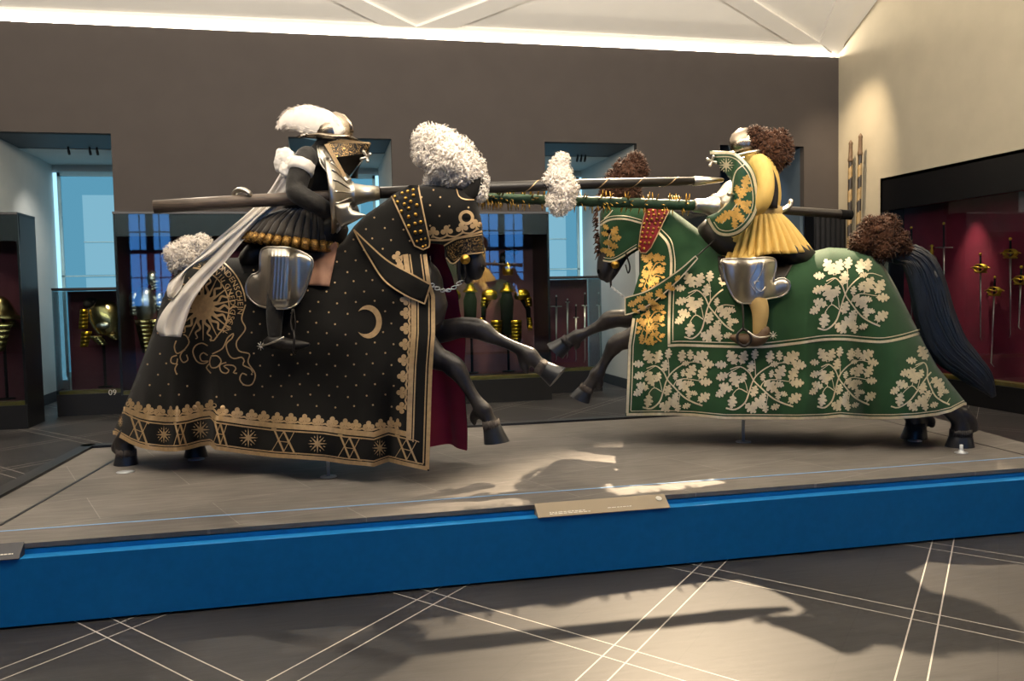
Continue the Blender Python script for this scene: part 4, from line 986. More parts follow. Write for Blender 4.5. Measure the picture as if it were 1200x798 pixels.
# mounting rod and hoof plates
m = MB(); p = onz(385, 559, PZ); m.loft([p, p+[0, 0, .75]], [.012, .012], n=12); m.lathe(p, (0, 0, 1), [(0.001, .055), (.006, .055), (.008, .02)], n=24); m.build('support_rod', m_rod, bh)
for x, y in ((147, 553.5), (230, 538.5)):
    m = MB(); p = onz(x, y, PZ); m.lathe(p, (0, 0, 1), [(0.001, .06), (.006, .06), (.007, .01)], n=24); m.build('hoof_plate', m_rod, bh)
# bridle
m = MB(); c = BF.at(545, 304, .095); m.lathe(c, BF.n, [(-.02, .03), (0, .034), (.008, .03), (.012, .02), (.02, .014), (.028, .004)], n=18); m.build('bit_rosette', m_brass, bh)
m = MB(); tube(m, BF, [(538, 303, .09, 2.6, 1), (537.5, 318, .09, 2.6, 1), (539, 331, .08, 2, 1)], n=8); tube(m, BF, [(544, 309, .09, 1.6, 1), (545, 322, .085, 1.5, 1), (541, 331, .08, 1.5, 1)], n=8); tube(m, BF, [(504, 300, .14, 1.2, .8), (507, 330, .17, 1.2, .8), (509, 350, .18, 1.2, .8)], n=6); m.build('bit_shank', m_bleather, bh)
m = MB(); A0, B0 = BF.at(506, 334, .19), BF.at(541, 329, .08)
for k in range(12):
    u = k/11; p = A0+(B0-A0)*u-np.array([0, 0, .05*math.sin(u*PI)]); tdir = (B0-A0)/np.linalg.norm(B0-A0); s2 = np.cross(tdir, [0, 0, 1]) if k % 2 else np.array([0, 0, 1.0]); s2 = s2/np.linalg.norm(s2)
    m.loft([p+tdir*math.cos(a)*.017+s2*math.sin(a)*.010 for a in np.linspace(0, 2*PI, 10, endpoint=False)], [.0035]*10, n=5, closed=True)
m.build('rein_chain', m_rod, bh)
# broad cloth rein
reinO = smooth_path([(414.5, 269), (432, 286), (455, 306), (482, 321), (504.5, 333.5)], 5).tolist()+[(497.5, 356)]+smooth_path([(497.5, 356), (475, 346), (450, 328), (432, 301), (420, 280), (414.5, 269)], 5).tolist()[1:-1]
rein = Sheet(BF, [(x, y, 0) for x, y in reinO], 1.0, 1.0, base=lambda p: np.maximum(capB.d(p), .05)+.02, step=5); rein.W = lambda p: np.zeros(len(p))
mb = MB(); rein.parallel(mb, .007, 0); rein.stripe(mb, reinO+[reinO[0]], 1.8, 1, .003); mb.build('rein', [m_blackcloth, m_embro], bh, recalc=False)
# saddle
mb = MB(); tube(mb, BF, [(312, 300, 0, 20, 40), (330, 291, 0, 10, 30), (355, 290, 0, 9, 30), (378, 285, 0, 14, 28), (388, 272, 0, 18, 26)], n=16, round_end=True); sad = mb.build('saddle', m_bleather, bh)
flap = Sheet(BF, [(359, 296, 0), (378, 296, 0), (393, 283, 0), (396, 287, 0), (386, 335.5, 0), (361, 334.5, 0)], 1, 1, base=lambda p: np.maximum(capB.d(p), .1)+.014+.02*np.exp(-((p[:, 0]-376)/6)**2), step=4); flap.W = lambda p: np.zeros(len(p))
mb = MB(); flap.parallel(mb, .008); mb.build('saddle_flap', m_pinkleather, sad, recalc=False)
m = MB(); q = .50
tube(m, BF, [(343, 362, .46, 1.4, .7), (341, 378, .48, 1.4, .7), (343, 389, .49, 1.4, .7)], n=6); tube(m, BF, [(344, 362, .46, 1.4, .7), (346, 378, .48, 1.4, .7), (345, 389, .49, 1.4, .7)], n=6); tube(m, BF, [(344, 388, .49, 2.2, 1.2), (345, 396, .53, 2.6, 1.4), (344, 410, .53, 2.6, 1.4), (346, 414, .5, 2.6, 1.4)], n=6); m.build('stirrup', m_bleather, sad)

# ================================================================== black knight
kb = thing('jousting_knight', 'armoured knight in black and gold with white feather and long white scarf', 'knight', BF.w(1.25, 0, 1.85), 'jousting knights')
m_doublet = mat('black doublet cloth', '#181512', 0.75, vary=0.3, scale=18, bump=1.0, bscale=18, sheen=.15)
legN = [(338, 292, .16, 15), (330, 318, .34, 13), (324, 345, .43, 11), (322, 370, .44, 10), (322, 392, .44, 8)]
armN = [(360, 184, .19, 14, 13), (353, 198, .25, 14, 13), (347, 222, .30, 13, 12), (352, 229, .32, 13, 12), (372, 240, .29, 12.5, 11.5), (386, 247, .2, 10.5, 9.5), (395, 238, .16, 7, 7)]
mb = MB()
tube(mb, BF, [(350, 285, 0, 20, 26), (354, 262, 0, 20, 24), (357, 246, 0, 19, 22), (362, 222, 0, 24, 25), (366, 200, 0, 24, 29), (369, 186, 0, 17, 27), (373, 176, 0, 9, 11), (378, 168, 0, 8, 9), (386, 160, 0, 13, 12), (391, 152, 0, 13, 12)], n=18, round_end=True, up=tuple(BF.f))
tube(mb, BF, legN, n=14, round_end=True); tube(mb, BF, armN, n=14, round_end=True)
P, R = mir(BF, legN); mb.loft(*smooth3(P, R), n=14, round_end=True)
tube(mb, BF, [(366, 186, -.19, 13), (378, 208, -.26, 12), (396, 232, -.28, 11), (410, 243, -.2, 9), (416, 250, -.12, 6)], n=14, round_end=True)
remeshed(mb, 'body', m_doublet, kb, .011, 4)
for e in ((345.5, 222, .385, 7), (350, 232, .4, 7), (352, 204, .33, 8)):
    pass
m = MB(); P, R = mir(BF, [(322, 392, .44, 8), (325, 397, .44, 9, 7), (340, 402, .45, 8, 7), (354, 404, .45, 6, 6)]); m.loft(*smooth3(P, R), n=12, round_end=True); m.build('shoe', m_bleather, kb)
m = MB(); tube(m, BF, [(314, 401.5, .44, 6, 6), (320, 400, .44, 8.5, 8.5), (328, 401.5, .44, 8, 8), (340, 404, .45, 7, 7), (352, 404.5, .45, 5, 5.5), (361, 403.5, .45, 2.2, 2.5)], n=12, round_end=True, up=tuple(BF.n)); shoe = m.build('shoe', m_bleather, kb)
m = MB(); tube(m, BF, [(333, 395, .49, 1.3, .8), (325, 399, .50, 1.3, .8), (315, 403, .49, 1.1, .8), (308, 405, .47, 1, .8)], n=6); c = BF.at(305.5, 405.5, .47)
for k in range(8): a = k*PI/4; m.loft([c, c+BF.f*math.cos(a)*.028+np.array([0, 0, math.sin(a)*.028])], [.004, .002], n=5)
m.build('spur', m_steel, shoe)
# helmet
hc = BF.at(391.5, 151, 0)
m = MB(); plate_shell(m, hc+[0, 0, -.02], .132, .112, .132, 24, 12, lo=-.35, hi=1.57)
P = [BF.at(x, y, 0) for x, y in ((376, 146), (382, 138), (393, 132.5), (403, 136), (410, 144), (413, 155))]; m.loft(P, [(.006, .012)]*6, n=8)
m.build('helmet', m_helm, kb)
brim = Sheet(BF, [(346.5, 160.5, 1), (360, 154.5, 1), (376, 152, 1), (395, 154, 1), (412, 158, 1), (410, 163, 1), (392, 167, 1), (372, 163.5, 1)], .155, 11, step=3); m = MB(); brim.symmetric(m); bo = m.build('helmet_brim', m_helm, kb, recalc=False)
m = MB(); cf = smooth_path([(400, 158), (393, 153), (384, 147), (372, 143), (358, 139.5), (345, 139), (334, 142), (330, 147), (329.5, 152)], 2.5); N_ = len(cf)
wid = np.interp(np.linspace(0, 1, N_), [0, .12, .3, .55, .8, .92, 1], [8, 13, 17, 17, 11, 5, 1])
P, R = TP(BF, [(x, y, .07, w_, w_*.45) for (x, y), w_ in zip(cf, wid)]); m.loft(P, R, n=14)
rr = random.Random(9)
for k in range(1500):
    i = rr.randrange(2, N_-2); c = Vector(P[i]); t = Vector(P[i+1]-P[i-1]).normalized(); s = Vector(np.cross(t, BF.n)).normalized()*rr.choice((-1, 1)); w_ = R[i][1]
    b = c+s*w_*rr.uniform(.3, .95)+Vector(BF.n)*rr.uniform(-.8, .8)*R[i][0]; d_ = (t*rr.uniform(.7, 1.2)+s*rr.uniform(.1, .55)+Vector(BF.n)*rr.uniform(-.2, .2)).normalized()
    L = rr.uniform(.02, .05); q = Vector(BF.n)*.0018+s*.0012; pts = [b, b+d_*L*.5, b+d_*L-s*.01]
    m.add([pts[0]-q, pts[0]+q, pts[1]-q, pts[1]+q, pts[2]], [(0, 1, 3, 2), (2, 3, 4)])
m.build('feather', m_whitefluff, kb)
# prow shaped face and chest guard
def wedge(fr, quads, mats_idx, mb, n=10, thick=.008, mirror=(0, 1, 3)):
    """quads of (x, y, d) corners, near side and its mirror"""
    for qi, (Q, mi) in enumerate(zip(quads, mats_idx)):
        q = [fr.at(*c) for c in Q]
        G = [[(q[0]*(1-u)+q[1]*u)*(1-v)+(q[3]*(1-u)+q[2]*u)*v for u in np.linspace(0, 1, n)] for v in np.linspace(0, 1, n)]
        for sgn in ((1, -1) if qi in mirror else (1,)):
            V = np.array([p for r in G for p in r]); V = V if sgn > 0 else fr.mirror(V); o = -fr.n*thick*sgn
            fs = [(j*n+i, j*n+i+1, (j+1)*n+i+1, (j+1)*n+i) for j in range(n-1) for i in range(n-1)]
            mb.add(V, fs, mi); mb.add(V+o, [f[::-1] for f in fs], mi)
m_blackplate = mat('blackened plate', '#191613', 0.4, metal=.5, vary=.2, scale=15)
m = MB()
wedge(BF, [[(384, 168, .17), (432.5, 167, .015), (429.5, 179.5, .012), (392, 184.5, .175)], [(392, 184.5, .175), (429.5, 179.5, .012), (407.5, 208, .02), (404, 205, .1)], [(380, 169.5, .19), (384.5, 168, .185), (405.5, 206, .17), (402, 207, .175)], [(383, 167, .172), (400, 163, .13), (432.5, 166.6, .015), (432.5, 168.3, .016)]], [1, 0, 2, 2], m)
gg = m.build('face_guard', [m_blackplate, m_etch, m_embro], kb, smooth=False, recalc=False)
m = MB(); c = BF.at(430, 184, .02)
for a in range(4): m.loft([c, c+BF.f*.035*math.cos(a*1.57+.4)+np.array([0, 0, .035*math.sin(a*1.57+.4)])+BF.n*.02], [.008, .012], n=8, round_end=True)
m.build('wing_nut', m_steel, gg)
# fluted breast and shoulder plate
def flutes(f, a, w0=3.2):
    return lambda p: a*np.abs(np.sin((p[:, 0]*f[0]+p[:, 1]*f[1])/w0))
bp = Sheet(BF, [(372, 170, 1), (381, 171, 1), (392, 183, 1), (403, 200, 1), (412, 209, 1), (411, 222, 0), (400, 224, 0), (388, 207, 0), (376, 194, 0)], .10, 14, d0=.06, step=1.1, extra=flutes((.8, -.6), .010, 1.8))
m = MB(); bp.solid(m, .02); m.build('breastplate', m_steel, kb, recalc=False)
trim = MB(); [trim.loft([bp.put([p], .008)[0] for p in smooth_path([(372.5, 171), (374, 186), (378, 195), (388, 207), (391, 218), (393, 232)], 4)], [.007]*len(smooth_path([(372.5, 171), (374, 186), (378, 195), (388, 207), (391, 218), (393, 232)], 4)), n=6)]; trim.build('plate_rim', m_steel, kb)
# pleated skirts with gilt ends
def skirt(fr, kn, waist, hem, wa, wb, ha, hb, tilt, n, mats, gold, name='pleated_skirt', r0_=.017, r1_=.031, sway=0.0):
    W0, H0 = fr.loc(fr.at(*waist)), fr.loc(fr.at(*hem)); mb = MB()
    for k in range(n):
        a = 2*PI*(k+.5)/n; p = np.array([W0[0]+wa*math.cos(a), wb*math.sin(a), W0[2]]); q = np.array([H0[0]+ha*math.cos(a), hb*math.sin(a), H0[2]-tilt*math.cos(a)])
        mid = (p+q)/2+np.array([.03*math.cos(a), .035*math.sin(a), .02]); Q = [p, (p+mid)/2+np.array([.01*math.cos(a), .012*math.sin(a), 0]), mid, mid*.6+q*.4, mid*.42+q*.58, q]
        S = [fr.w(*v) for v in Q]; R = [(r0_, r0_), (r0_*1.2, r0_), ((r0_+r1_)/2, r0_*1.2), (r1_*.9, r0_*1.3), (r1_*.95, r0_*1.4), (r1_, r0_*1.5)]
        if gold:
            k2 = len(S)-2; mb.loft(S[:k2+1], R[:k2+1], n=8, mi=0, cap=True); mb.loft(S[k2:], [(x*1.08, y*1.08) for x, y in R[k2:]], n=8, mi=1)
        else: mb.loft(S, R, n=8, mi=0)
    inner = []
    for (L0, A, B, tl) in ((W0, wa, wb, 0), ((W0+H0)/2, (wa+ha)/2, (wb+hb)/2, tilt/2), (H0, ha, hb, tilt)):
        inner.append([fr.w(L0[0]+(A-.01)*math.cos(a), (B-.01)*math.sin(a), L0[2]-tl*math.cos(a)+.02) for a in np.linspace(0, 2*PI, 40, endpoint=False)])
    V = [p for r in inner for p in r]; mb.add(V, [(j*40+i, j*40+(i+1) % 40, (j+1)*40+(i+1) % 40, (j+1)*40+i) for j in range(2) for i in range(40)], 0)
    return mb.build(name, mats, kn)
m_pleat = mat('black velvet pleats', '#332c25', 0.7, vary=.2, scale=20, sheen=.4)
_etch_m = bpy.data.materials.new('gilt pleat ends'); _etch_m.use_nodes = True; _etch(_etch_m, '#c79a4e', '#5d421b', 60, .07)
skirt(BF, kb, (359, 247, 0), (345, 289, 0), .13, .16, .335, .36, .055, 34, [m_pleat, _etch_m], True)
m = MB(); m.loft([BF.w(BF.loc(BF.at(359, 247, 0))[0]+.145*math.cos(a), .175*math.sin(a), BF.loc(BF.at(359, 246, 0))[2]) for a in np.linspace(0, 2*PI, 40, endpoint=False)], [(.012, .03)]*40, n=8, closed=True); m.build('belt', m_bleather, kb)
# jousting thigh guard
tasO = [(307, 293), (327, 290), (345, 292), (362, 300), (366.5, 308), (363, 325), (353, 349), (341, 360.5), (318, 361), (301, 357), (289.5, 345), (289, 332), (296, 322), (304, 318)]
tasS = smooth_path(tasO, 4, closed=True)
def tb(p): x = p[:, 0]; return .36+.115*np.exp(-((x-327)/17)**4)-.02*np.clip((300-p[:, 1])/10, 0, 1)+.0*x
def tx_(p): x = p[:, 0]; g = np.exp(-((x-326)/16)**6); return g*.014*np.abs(np.sin((x-(p[:, 1]-330)*-.06)*.75))*(p[:, 1] < 352)
tas = Sheet(BF, [(x, y, 1) for x, y in tasS], .03, 10, step=1.5, base=tb, extra=tx_); m = MB(); tas.solid(m, .012); tg = m.build('thigh_guard', m_steel, kb, recalc=False)
m = MB(); P = [tas.put([p], .004)[0] for p in tasS]; m.loft(P, [.008]*len(P), n=7, closed=True); m.build('rolled_rim', m_steel, tg)
# white armband, knot and streamers
m_silk = mat('white silk', '#f1ebe2', .6, vary=.04, scale=10, bump=.5, bscale=9, sheen=.3)
m = MB(); P, R = TP(BF, [(355.5, 190, .24, 14.5, 14), (354, 194, .25, 15.5, 14.6), (352.5, 198, .26, 15.5, 14.6), (351, 202.5, .275, 14.5, 14)]); m.loft(P, R, n=28, jit=lambda i, k: 1+.05*math.sin(k*1.9+i*1.3))
sc = m.build('white_scarf', m_silk, kb)
m = MB()
for (x, y, d, r, rx_, rz_) in ((334, 184, .27, 10, 1.15, 1.1), (329, 192, .28, 9, .9, 1.15), (336, 200, .28, 9, .95, 1.1), (341, 192, .27, 8, .9, 1.1)):
    c = Vector(BF.at(x, y, d)); k = depth_of(c)/FPX*r; n0 = len(m.v); m.ball((0, 0, 0), 1, 36, 22)
    for q in range(n0, len(m.v)):
        v = Vector(m.v[q]); f = 1+.20*noise.noise(v*1.6+Vector((x, y, 0)))+.16*abs(math.sin(5.5*noise.noise(v*1.1+Vector((0, x, y)))+4*v.x))-.1; m.v[q] = tuple(c+Vector((v.x*rx_*f, v.y*.75*f, v.z*rz_*f))*k)
m.build('knot', m_silk, sc)
def streamer(up, lo, dfun, ph):
    U, L = smooth_path(up, 6), smooth_path(lo, 6); n = 60; q = np.linspace(0, 1, n)
    def rs(A): s = np.r_[0, np.cumsum(np.linalg.norm(np.diff(A, axis=0), axis=1))]; s /= s[-1]; return np.stack([np.interp(q, s, A[:, 0]), np.interp(q, s, A[:, 1])], 1)
    U, L = rs(U), rs(L); k = 13; mb = MB(); V = []; V2 = []
    for i in range(n):
        for j in range(k):
            v = j/(k-1); p = U[i]*(1-v)+L[i]*v; d = dfun(p[0], p[1])+.034*math.sin(v*10+ph+q[i]*4)*(.4+.6*q[i])+.03*math.sin(v*PI)
            V.append(BF.at(p[0], p[1], d)); V2.append(BF.at(p[0], p[1], d-.006))
    N = n*k; mb.add(V+V2, [(i*k+j, i*k+j+1, (i+1)*k+j+1, (i+1)*k+j) for i in range(n-1) for j in range(k-1)]+[(N+i*k+j, N+(i+1)*k+j, N+(i+1)*k+j+1, N+i*k+j+1) for i in range(n-1) for j in range(k-1)])
    for i in range(n-1):
        for j in (0, k-1): mb.f.append((i*k+j, (i+1)*k+j, N+(i+1)*k+j, N+i*k+j)); mb.m.append(0)
    for j in range(k-1):
        for i in (0, n-1): mb.f.append((i*k+j, i*k+j+1, N+i*k+j+1, N+i*k+j)); mb.m.append(0)
    return mb
dS = lambda x, y: float(np.interp(y, [200, 232, 300, 345, 390], [.24, .15, .30, .43, .46]))
streamer([(329, 202), (312, 228), (285, 254), (262, 273), (247, 286), (217, 315), (197, 333), (196, 347)], [(337, 208), (326, 232), (300, 258), (270, 283), (250, 300), (220, 317), (213, 337), (202, 351)], dS, 0).build('streamer', m_silk, sc)
streamer([(334, 208), (310, 240), (275, 274), (250, 300), (220, 330), (190, 366), (183, 386), (188, 394)], [(348, 212), (335, 235), (308, 255), (280, 288), (262, 309), (247, 324), (226, 354), (212, 395)], lambda x, y: dS(x, y)+.03, 1.5).build('streamer', m_silk, sc)
# ------------------------------------------------------------------ black lance
m_shaft = mat('dark lance wood', '#1b1613', .45, vary=.2, scale=10, stretch=(1, 12, 12)); m_shaft2 = mat('bare lance butt', '#4a4039', .5, vary=.2, scale=10, stretch=(1, 12, 12), color2='#6b5c50')
LP = [(180, 242.5, 5.93), (260, 237.5, 5.94), (340, 233, 5.95), (400, 229, 5.96), (445, 226, 5.97), (565, 220, 6.0), (700, 215.3, 6.03), (815, 212.2, 6.05)]
lp = [ony(x, y, Y) for x, y, Y in LP]; p0 = lp[2]
lb = thing('lance', 'long black lance with thin gold spiral and white puff, held by the black knight', 'lance', p0, 'jousting lances')
m = MB(); m.loft(lp[:5], [.042, .043, .044, .036, .03], n=18); m.build('butt', m_shaft2, lb)
m = MB(); m.loft(lp[4:], [.040, .040, .037, .030], n=18); sh_ = m.build('shaft', m_shaft, lb)
A, B = lp[7], ony(848, 211, 6.06); m = MB(); ax = B-A; m.lathe(A, ax, [(-.02, .034), (.0, .036), (.03, .034), (.12, .026), (np.linalg.norm(ax)*.98, .014), (np.linalg.norm(ax), .002)], n=16); m.build('steel_tip', m_steel, lb)
m = MB(); 
def along(path, rad, x0, x1, pitch, w, mi=0):
    P = np.array(path); s = np.r_[0, np.cumsum(np.linalg.norm(np.diff(P, axis=0), axis=1))]; n = 220; L = []
    for u in np.linspace(x0, x1, n):
        c = np.array([np.interp(u, s, P[:, i]) for i in range(3)]); r = np.interp(u, s, rad)
        t = np.array([np.interp(min(u+.02, s[-1]), s, P[:, i]) for i in range(3)])-np.array([np.interp(max(u-.02, 0), s, P[:, i]) for i in range(3)]); t /= np.linalg.norm(t)
        e1 = np.cross(t, [0, 0, 1]); e1 /= np.linalg.norm(e1); e2 = np.cross(e1, t); a = 2*PI*u/pitch; L.append((c, t, e1, e2, a, r))
    V = []
    for (c, t, e1, e2, a, r) in L:
        for du in (-w, w): a2 = a+du*2*PI/pitch*.15; V.append(c+t*du+(e1*math.cos(a2)+e2*math.sin(a2))*(r+.0025))
    return V, [(2*i, 2*i+1, 2*i+3, 2*i+2) for i in range(n-1)]
tot = sum(np.linalg.norm(lp[i+1]-lp[i]) for i in range(4, 7))
V, F = along(lp[4:], [.040, .040, .037, .030], .9, tot-.02, .27, .006); m.add(V, F); m.build('gold_spiral', m_embro, lb, recalc=False)
# vamplate cone and handguard
A = ony(388, 229.5, 5.955); B = ony(444, 226, 5.97); ax = B-A; L = np.linalg.norm(ax)
m = MB(); m.lathe(A, ax, [(-.03, .25), (-.015, .256), (.0, .25), (L*.1, .225), (L*.2, .18), (L*.32, .12), (L*.42, .085), (L*.44, .09), (L*.47, .09), (L*.5, .074), (L*.75, .056), (L, .048)], n=36, cap=False)
vp = m.build('vamplate', m_steel, lb); vp.modifiers.new('t', 'SOLIDIFY').thickness = .005
m = MB()
for k in range(20):
    a = 2*PI*k/20; a_ = ax/L; e1 = np.cross(a_, [0, 0, 1]); e1 /= np.linalg.norm(e1); e2 = np.cross(e1, a_); o = e1*math.cos(a)+e2*math.sin(a)
    m.loft([A+a_*.01+o*.25, A+a_*L*.1+o*.228, A+a_*L*.2+o*.183, A+a_*L*.32+o*.123, A+a_*L*.4+o*.09], [.006, .006, .006, .005, .003], n=6)
m.build('flutes', m_steel, vp)
hp = Sheet(BF, [(392, 240, 1), (409, 237, 1), (413, 246, 1), (429.5, 252, 1), (417, 259, 1), (400, 267.5, 1), (394, 256, 1)], .03, 8, d0=.36, step=2.5); m = MB(); hp.solid(m, .01); m.build('hand_plate', m_steel, vp, recalc=False)
m = MB(); c = ony(283, 231.5, 5.94); tube(m, BF, [(273, 233, BF.loc(c)[1], 1.5, 3), (276, 225, BF.loc(c)[1], 2.5, 5), (284, 222, BF.loc(c)[1], 3, 6), (292, 226, BF.loc(c)[1], 2.5, 5), (293, 230, BF.loc(c)[1], 1.5, 3)], n=10); m.build('queue_hook', m_steel, lb)
class YF_:   # helper frame: plane of constant depth used for what hangs on the lances
    pass
LF = Frame((0, 6.02), 0, -1)
m = MB(); fluff(m, LF, [(655, 195, 0, 10), (656, 207, .03, 14), (660, 220, .05, 15), (660, 234, .04, 13), (655, 243, .03, 9), (648, 212, .03, 10), (668, 222, .02, 9), (658, 188, 0, 7), (650, 236, .02, 9)], 100, 3500, 8, slen=.035); m.build('white_puff', m_whitefluff, lb)
# ================================================================== green horse
m_green = mat('green wool cloth', '#1f4429', 0.8, vary=0.08, scale=10, bump=0.1, bscale=400, sheen=0.15, spec=0.25)
m_leaf = mat('gilt leather leaves', '#d8cfb4', 0.4, metal=0.35, vary=0.12, scale=30)
m_leafwarm = mat('leather leaves in painted warm light', '#d2a95c', 0.4, metal=0.45, vary=0.15, scale=30)  # same leaves, with the warm spotlight's tint put into their colour
m_greenlin = mat('pale cloth lining', '#7d6c45', 0.85)
m_redband = mat('red velvet band', '#8e0f1c', 0.75, vary=.12, sheen=.4)
m_yellow = mat('yellow quilted silk', '#d2b262', 0.65, vary=.12, scale=14, bump=.7, bscale=16, stretch=(1, 1, .5))
m_cream = mat('cream hose wool', '#b9a06a', .8, vary=.06)
m_tailhair = mat('black horse hair', '#131c29', 0.4, vary=.5, scale=30, stretch=(1, 1, .15), spec=.7)
m_vine = mat('dark green bound shaft', '#24432a', .6, vary=.25, scale=40)
gh = thing('jousting_horse', 'horse draped in green cloth with gold oak leaf sprays', 'horse', GF.w(1.0, 0, PZ), 'jousting horses')
LEAF = [(0, -.03), (.10, -.04), (.14, -.16), (.21, -.25), (.30, -.22), (.33, -.14), (.37, -.15), (.40, -.28), (.49, -.36), (.58, -.3), (.60, -.17), (.64, -.16), (.68, -.26), (.77, -.28), (.82, -.18), (.83, -.09), (.92, -.12), (1.0, 0)]
LEAF = LEAF+[(x, -y) for x, y in LEAF[::-1][1:]]
def leaf(sh, mb, x, y, ang, L, mi=1, lift=.0045, fat=1.0):
    sh.patch(mb, rot2(np.array(LEAF)*[1, fat]-[.5, 0], ang, L, (x, y)), mi, lift)
SPRAY_STEMS = [([(150, 640), (215, 650), (280, 600), (310, 520), (330, 450), (360, 390), (420, 335), (490, 295)], 11), ([(615, 628), (540, 600), (470, 560), (400, 490), (345, 430), (310, 365), (250, 320), (180, 340)], 11),
               ([(300, 520), (240, 490), (200, 530), (190, 560)], 7), ([(390, 480), (410, 440), (470, 420), (560, 430), (620, 440)], 7), ([(355, 390), (352, 300), (345, 250)], 6), ([(300, 510), (290, 460), (275, 420)], 5), ([(250, 320), (150, 380), (100, 395)], 5), ([(240, 490), (230, 430), (215, 410)], 5), ([(490, 295), (560, 290), (640, 310)], 6), ([(440, 540), (430, 600), (425, 640)], 5), ([(520, 595), (515, 560)], 4), ([(590, 620), (605, 580)], 5)]
SPRAY_LEAVES = [(118, 305, 180, 95), (195, 250, -120, 100), (270, 250, -70, 95), (350, 225, -80, 80), (325, 320, -80, 90), (125, 395, 160, 80), (210, 415, 70, 110), (270, 405, 110, 70), (150, 480, 200, 90), (115, 525, 150, 70), (195, 590, 100, 100), (455, 245, -80, 95), (520, 235, -90, 90), (600, 250, -30, 110), (655, 305, 10, 100), (485, 300, -10, 60), (525, 365, -60, 100), (615, 375, -60, 90), (640, 445, 0, 110), (465, 375, -80, 60), (405, 400, -80, 60), (460, 470, 40, 100), (520, 455, 20, 60), (345, 510, -70, 80), (320, 640, 40, 80), (375, 600, -30, 100), (420, 635, 80, 80), (490, 630, -20, 60), (510, 540, 90, 80), (550, 530, 20, 50), (625, 565, -30, 90), (405, 555, -60, 60)]
def spray(sh, mb, x0, y0, x1, y1, flip=1, mi=1, shear=0.0, skip=None, taperx=None, big=1.0):
    """one crossed oak spray inside the box x0..x1, y0..y1 of the cloth"""
    sx, sy = (x1-x0)/630.0, (y1-y0)/475.0
    def q(x, y):
        u = (x-70)/630.0; u = u if flip > 0 else 1-u; v = (y-190)/475.0
        X = x0+u*(x1-x0); Y = y0+v*(y1-y0)+shear*(u-.5)*(x1-x0)
        if taperx: c = (x0+x1)/2+taperx[1]*(v-1); X = c+(X-(x0+x1)/2)*(taperx[0]+(1-taperx[0])*v)
        return X, Y
    ins = lambda X, Y: bool(inside(np.array([[X, Y]]), sh.poly)[0]) and (not len(sh.A) or seg_dist(np.array([[X, Y]]), sh.A, sh.B)[0] > 7)
    ok = (lambda X, Y: ins(X, Y) and not skip(X, Y)) if skip else ins
    for st, w in SPRAY_STEMS:
        P = [q(*p) for p in st]; P = smooth_path(P, 2.5); run = []
        for p in P:
            if ok(*p): run.append(p)
            else:
                if len(run) > 2: sh.stripe(mb, run, w*.15*big, mi, .0036)
                run = []
        if len(run) > 2: sh.stripe(mb, run, w*.15*big, mi, .0036, step=2.5, taper=(1.2, 1, .8))
    for i, (x, y, a, L) in enumerate(SPRAY_LEAVES):
        X, Y = q(x, y)
        if not ok(X, Y): continue
        a = a if flip > 0 else 180-a; f = (abs(sx)*abs(math.cos(math.radians(a)))+abs(sy)*abs(math.sin(math.radians(a))))
        leaf(sh, mb, X, Y, a, L*f*.93*big, mi, .0052+.0007*(i % 4), 1.0)
GH = [(733, 487.5), (764, 487), (790, 487), (814, 488), (850, 491.5), (880, 491.5), (935, 492), (965, 491), (985, 489), (996, 490), (1020, 491.5), (1045, 491.5), (1073, 490), (1098, 487), (1114, 483), (1133, 473)]
GREAR = [(1133, 473), (1098, 429), (1070, 376), (1051, 338), (1037, 313), (1024, 300)]
GTOP = [(1002, 291.5), (971, 290), (943, 297), (905, 303), (870, 303), (845, 295), (835, 283.5), (820, 270), (800, 255), (786, 245)]
GFRONT = [(772, 243), (757, 243), (751, 285), (750, 318), (742, 345), (741, 372), (736, 405), (735, 440)]
outl = [(x, y, 0) for x, y in GH[:-1]]+[(x, y, 1) for x, y in GREAR+GTOP]+[(x, y, 0) for x, y in GFRONT]
Wg = idw([(1125, 470, .36), (1030, 330, .33), (1000, 340, .36), (950, 400, .39), (950, 485, .44), (1060, 480, .42), (880, 330, .36), (880, 400, .38), (880, 485, .43), (830, 320, .29), (800, 290, .2), (770, 260, .14), (755, 300, .15), (760, 360, .24), (745, 400, .30), (740, 480, .37), (800, 400, .35), (800, 480, .40)])
Dg = idw([(1125, 470, 45), (1030, 330, 48), (1000, 340, 50), (950, 400, 58), (880, 330, 58), (820, 310, 52), (775, 265, 36), (755, 300, 30), (740, 450, 55), (850, 450, 60)])
capG = Sheet(GF, outl, Wg, Dg, extra=folds([(985, 330, 990, 490, 14, .045), (1008, 330, 1016, 491, 13, -.06), (1040, 380, 1062, 490, 16, .03), (960, 340, 955, 491, 18, -.02), (775, 330, 772, 487, 10, .04), (757, 360, 753, 487, 8, -.02), (800, 380, 797, 487, 14, -.025), (835, 380, 838, 490, 20, .02), (905, 400, 908, 491, 20, .02), (925, 330, 915, 470, 12, -.03), (945, 320, 945, 440, 10, .02), (1090, 430, 1100, 487, 9, -.02)]), step=3.5)
mb = MB(); capG.symmetric(mb, 0, 0, lining=2)
Hg = lambda x: float(np.interp(x, [h[0] for h in GH], [h[1] for h in GH]))
rearG = lambda y: float(np.interp(-y, [-p[1] for p in GREAR], [p[0] for p in GREAR]))
fE = lambda y: float(np.interp(y, [345, 372, 405, 440, 487], [742, 741, 736, 735, 733]))
def ghem(off, w, x0, clip=True):
    P = [(x, Hg(x)-off) for x in np.arange(x0, 1131, 2.5)]; P = [p for p in P if p[0] < rearG(p[1])-.6]; P.append((rearG(P[-1][1])-.3, P[-1][1])); capG.stripe(mb, P, w, 1)
ghem(1.8, 3.2, 734); ghem(5.6, 1.1, 739)
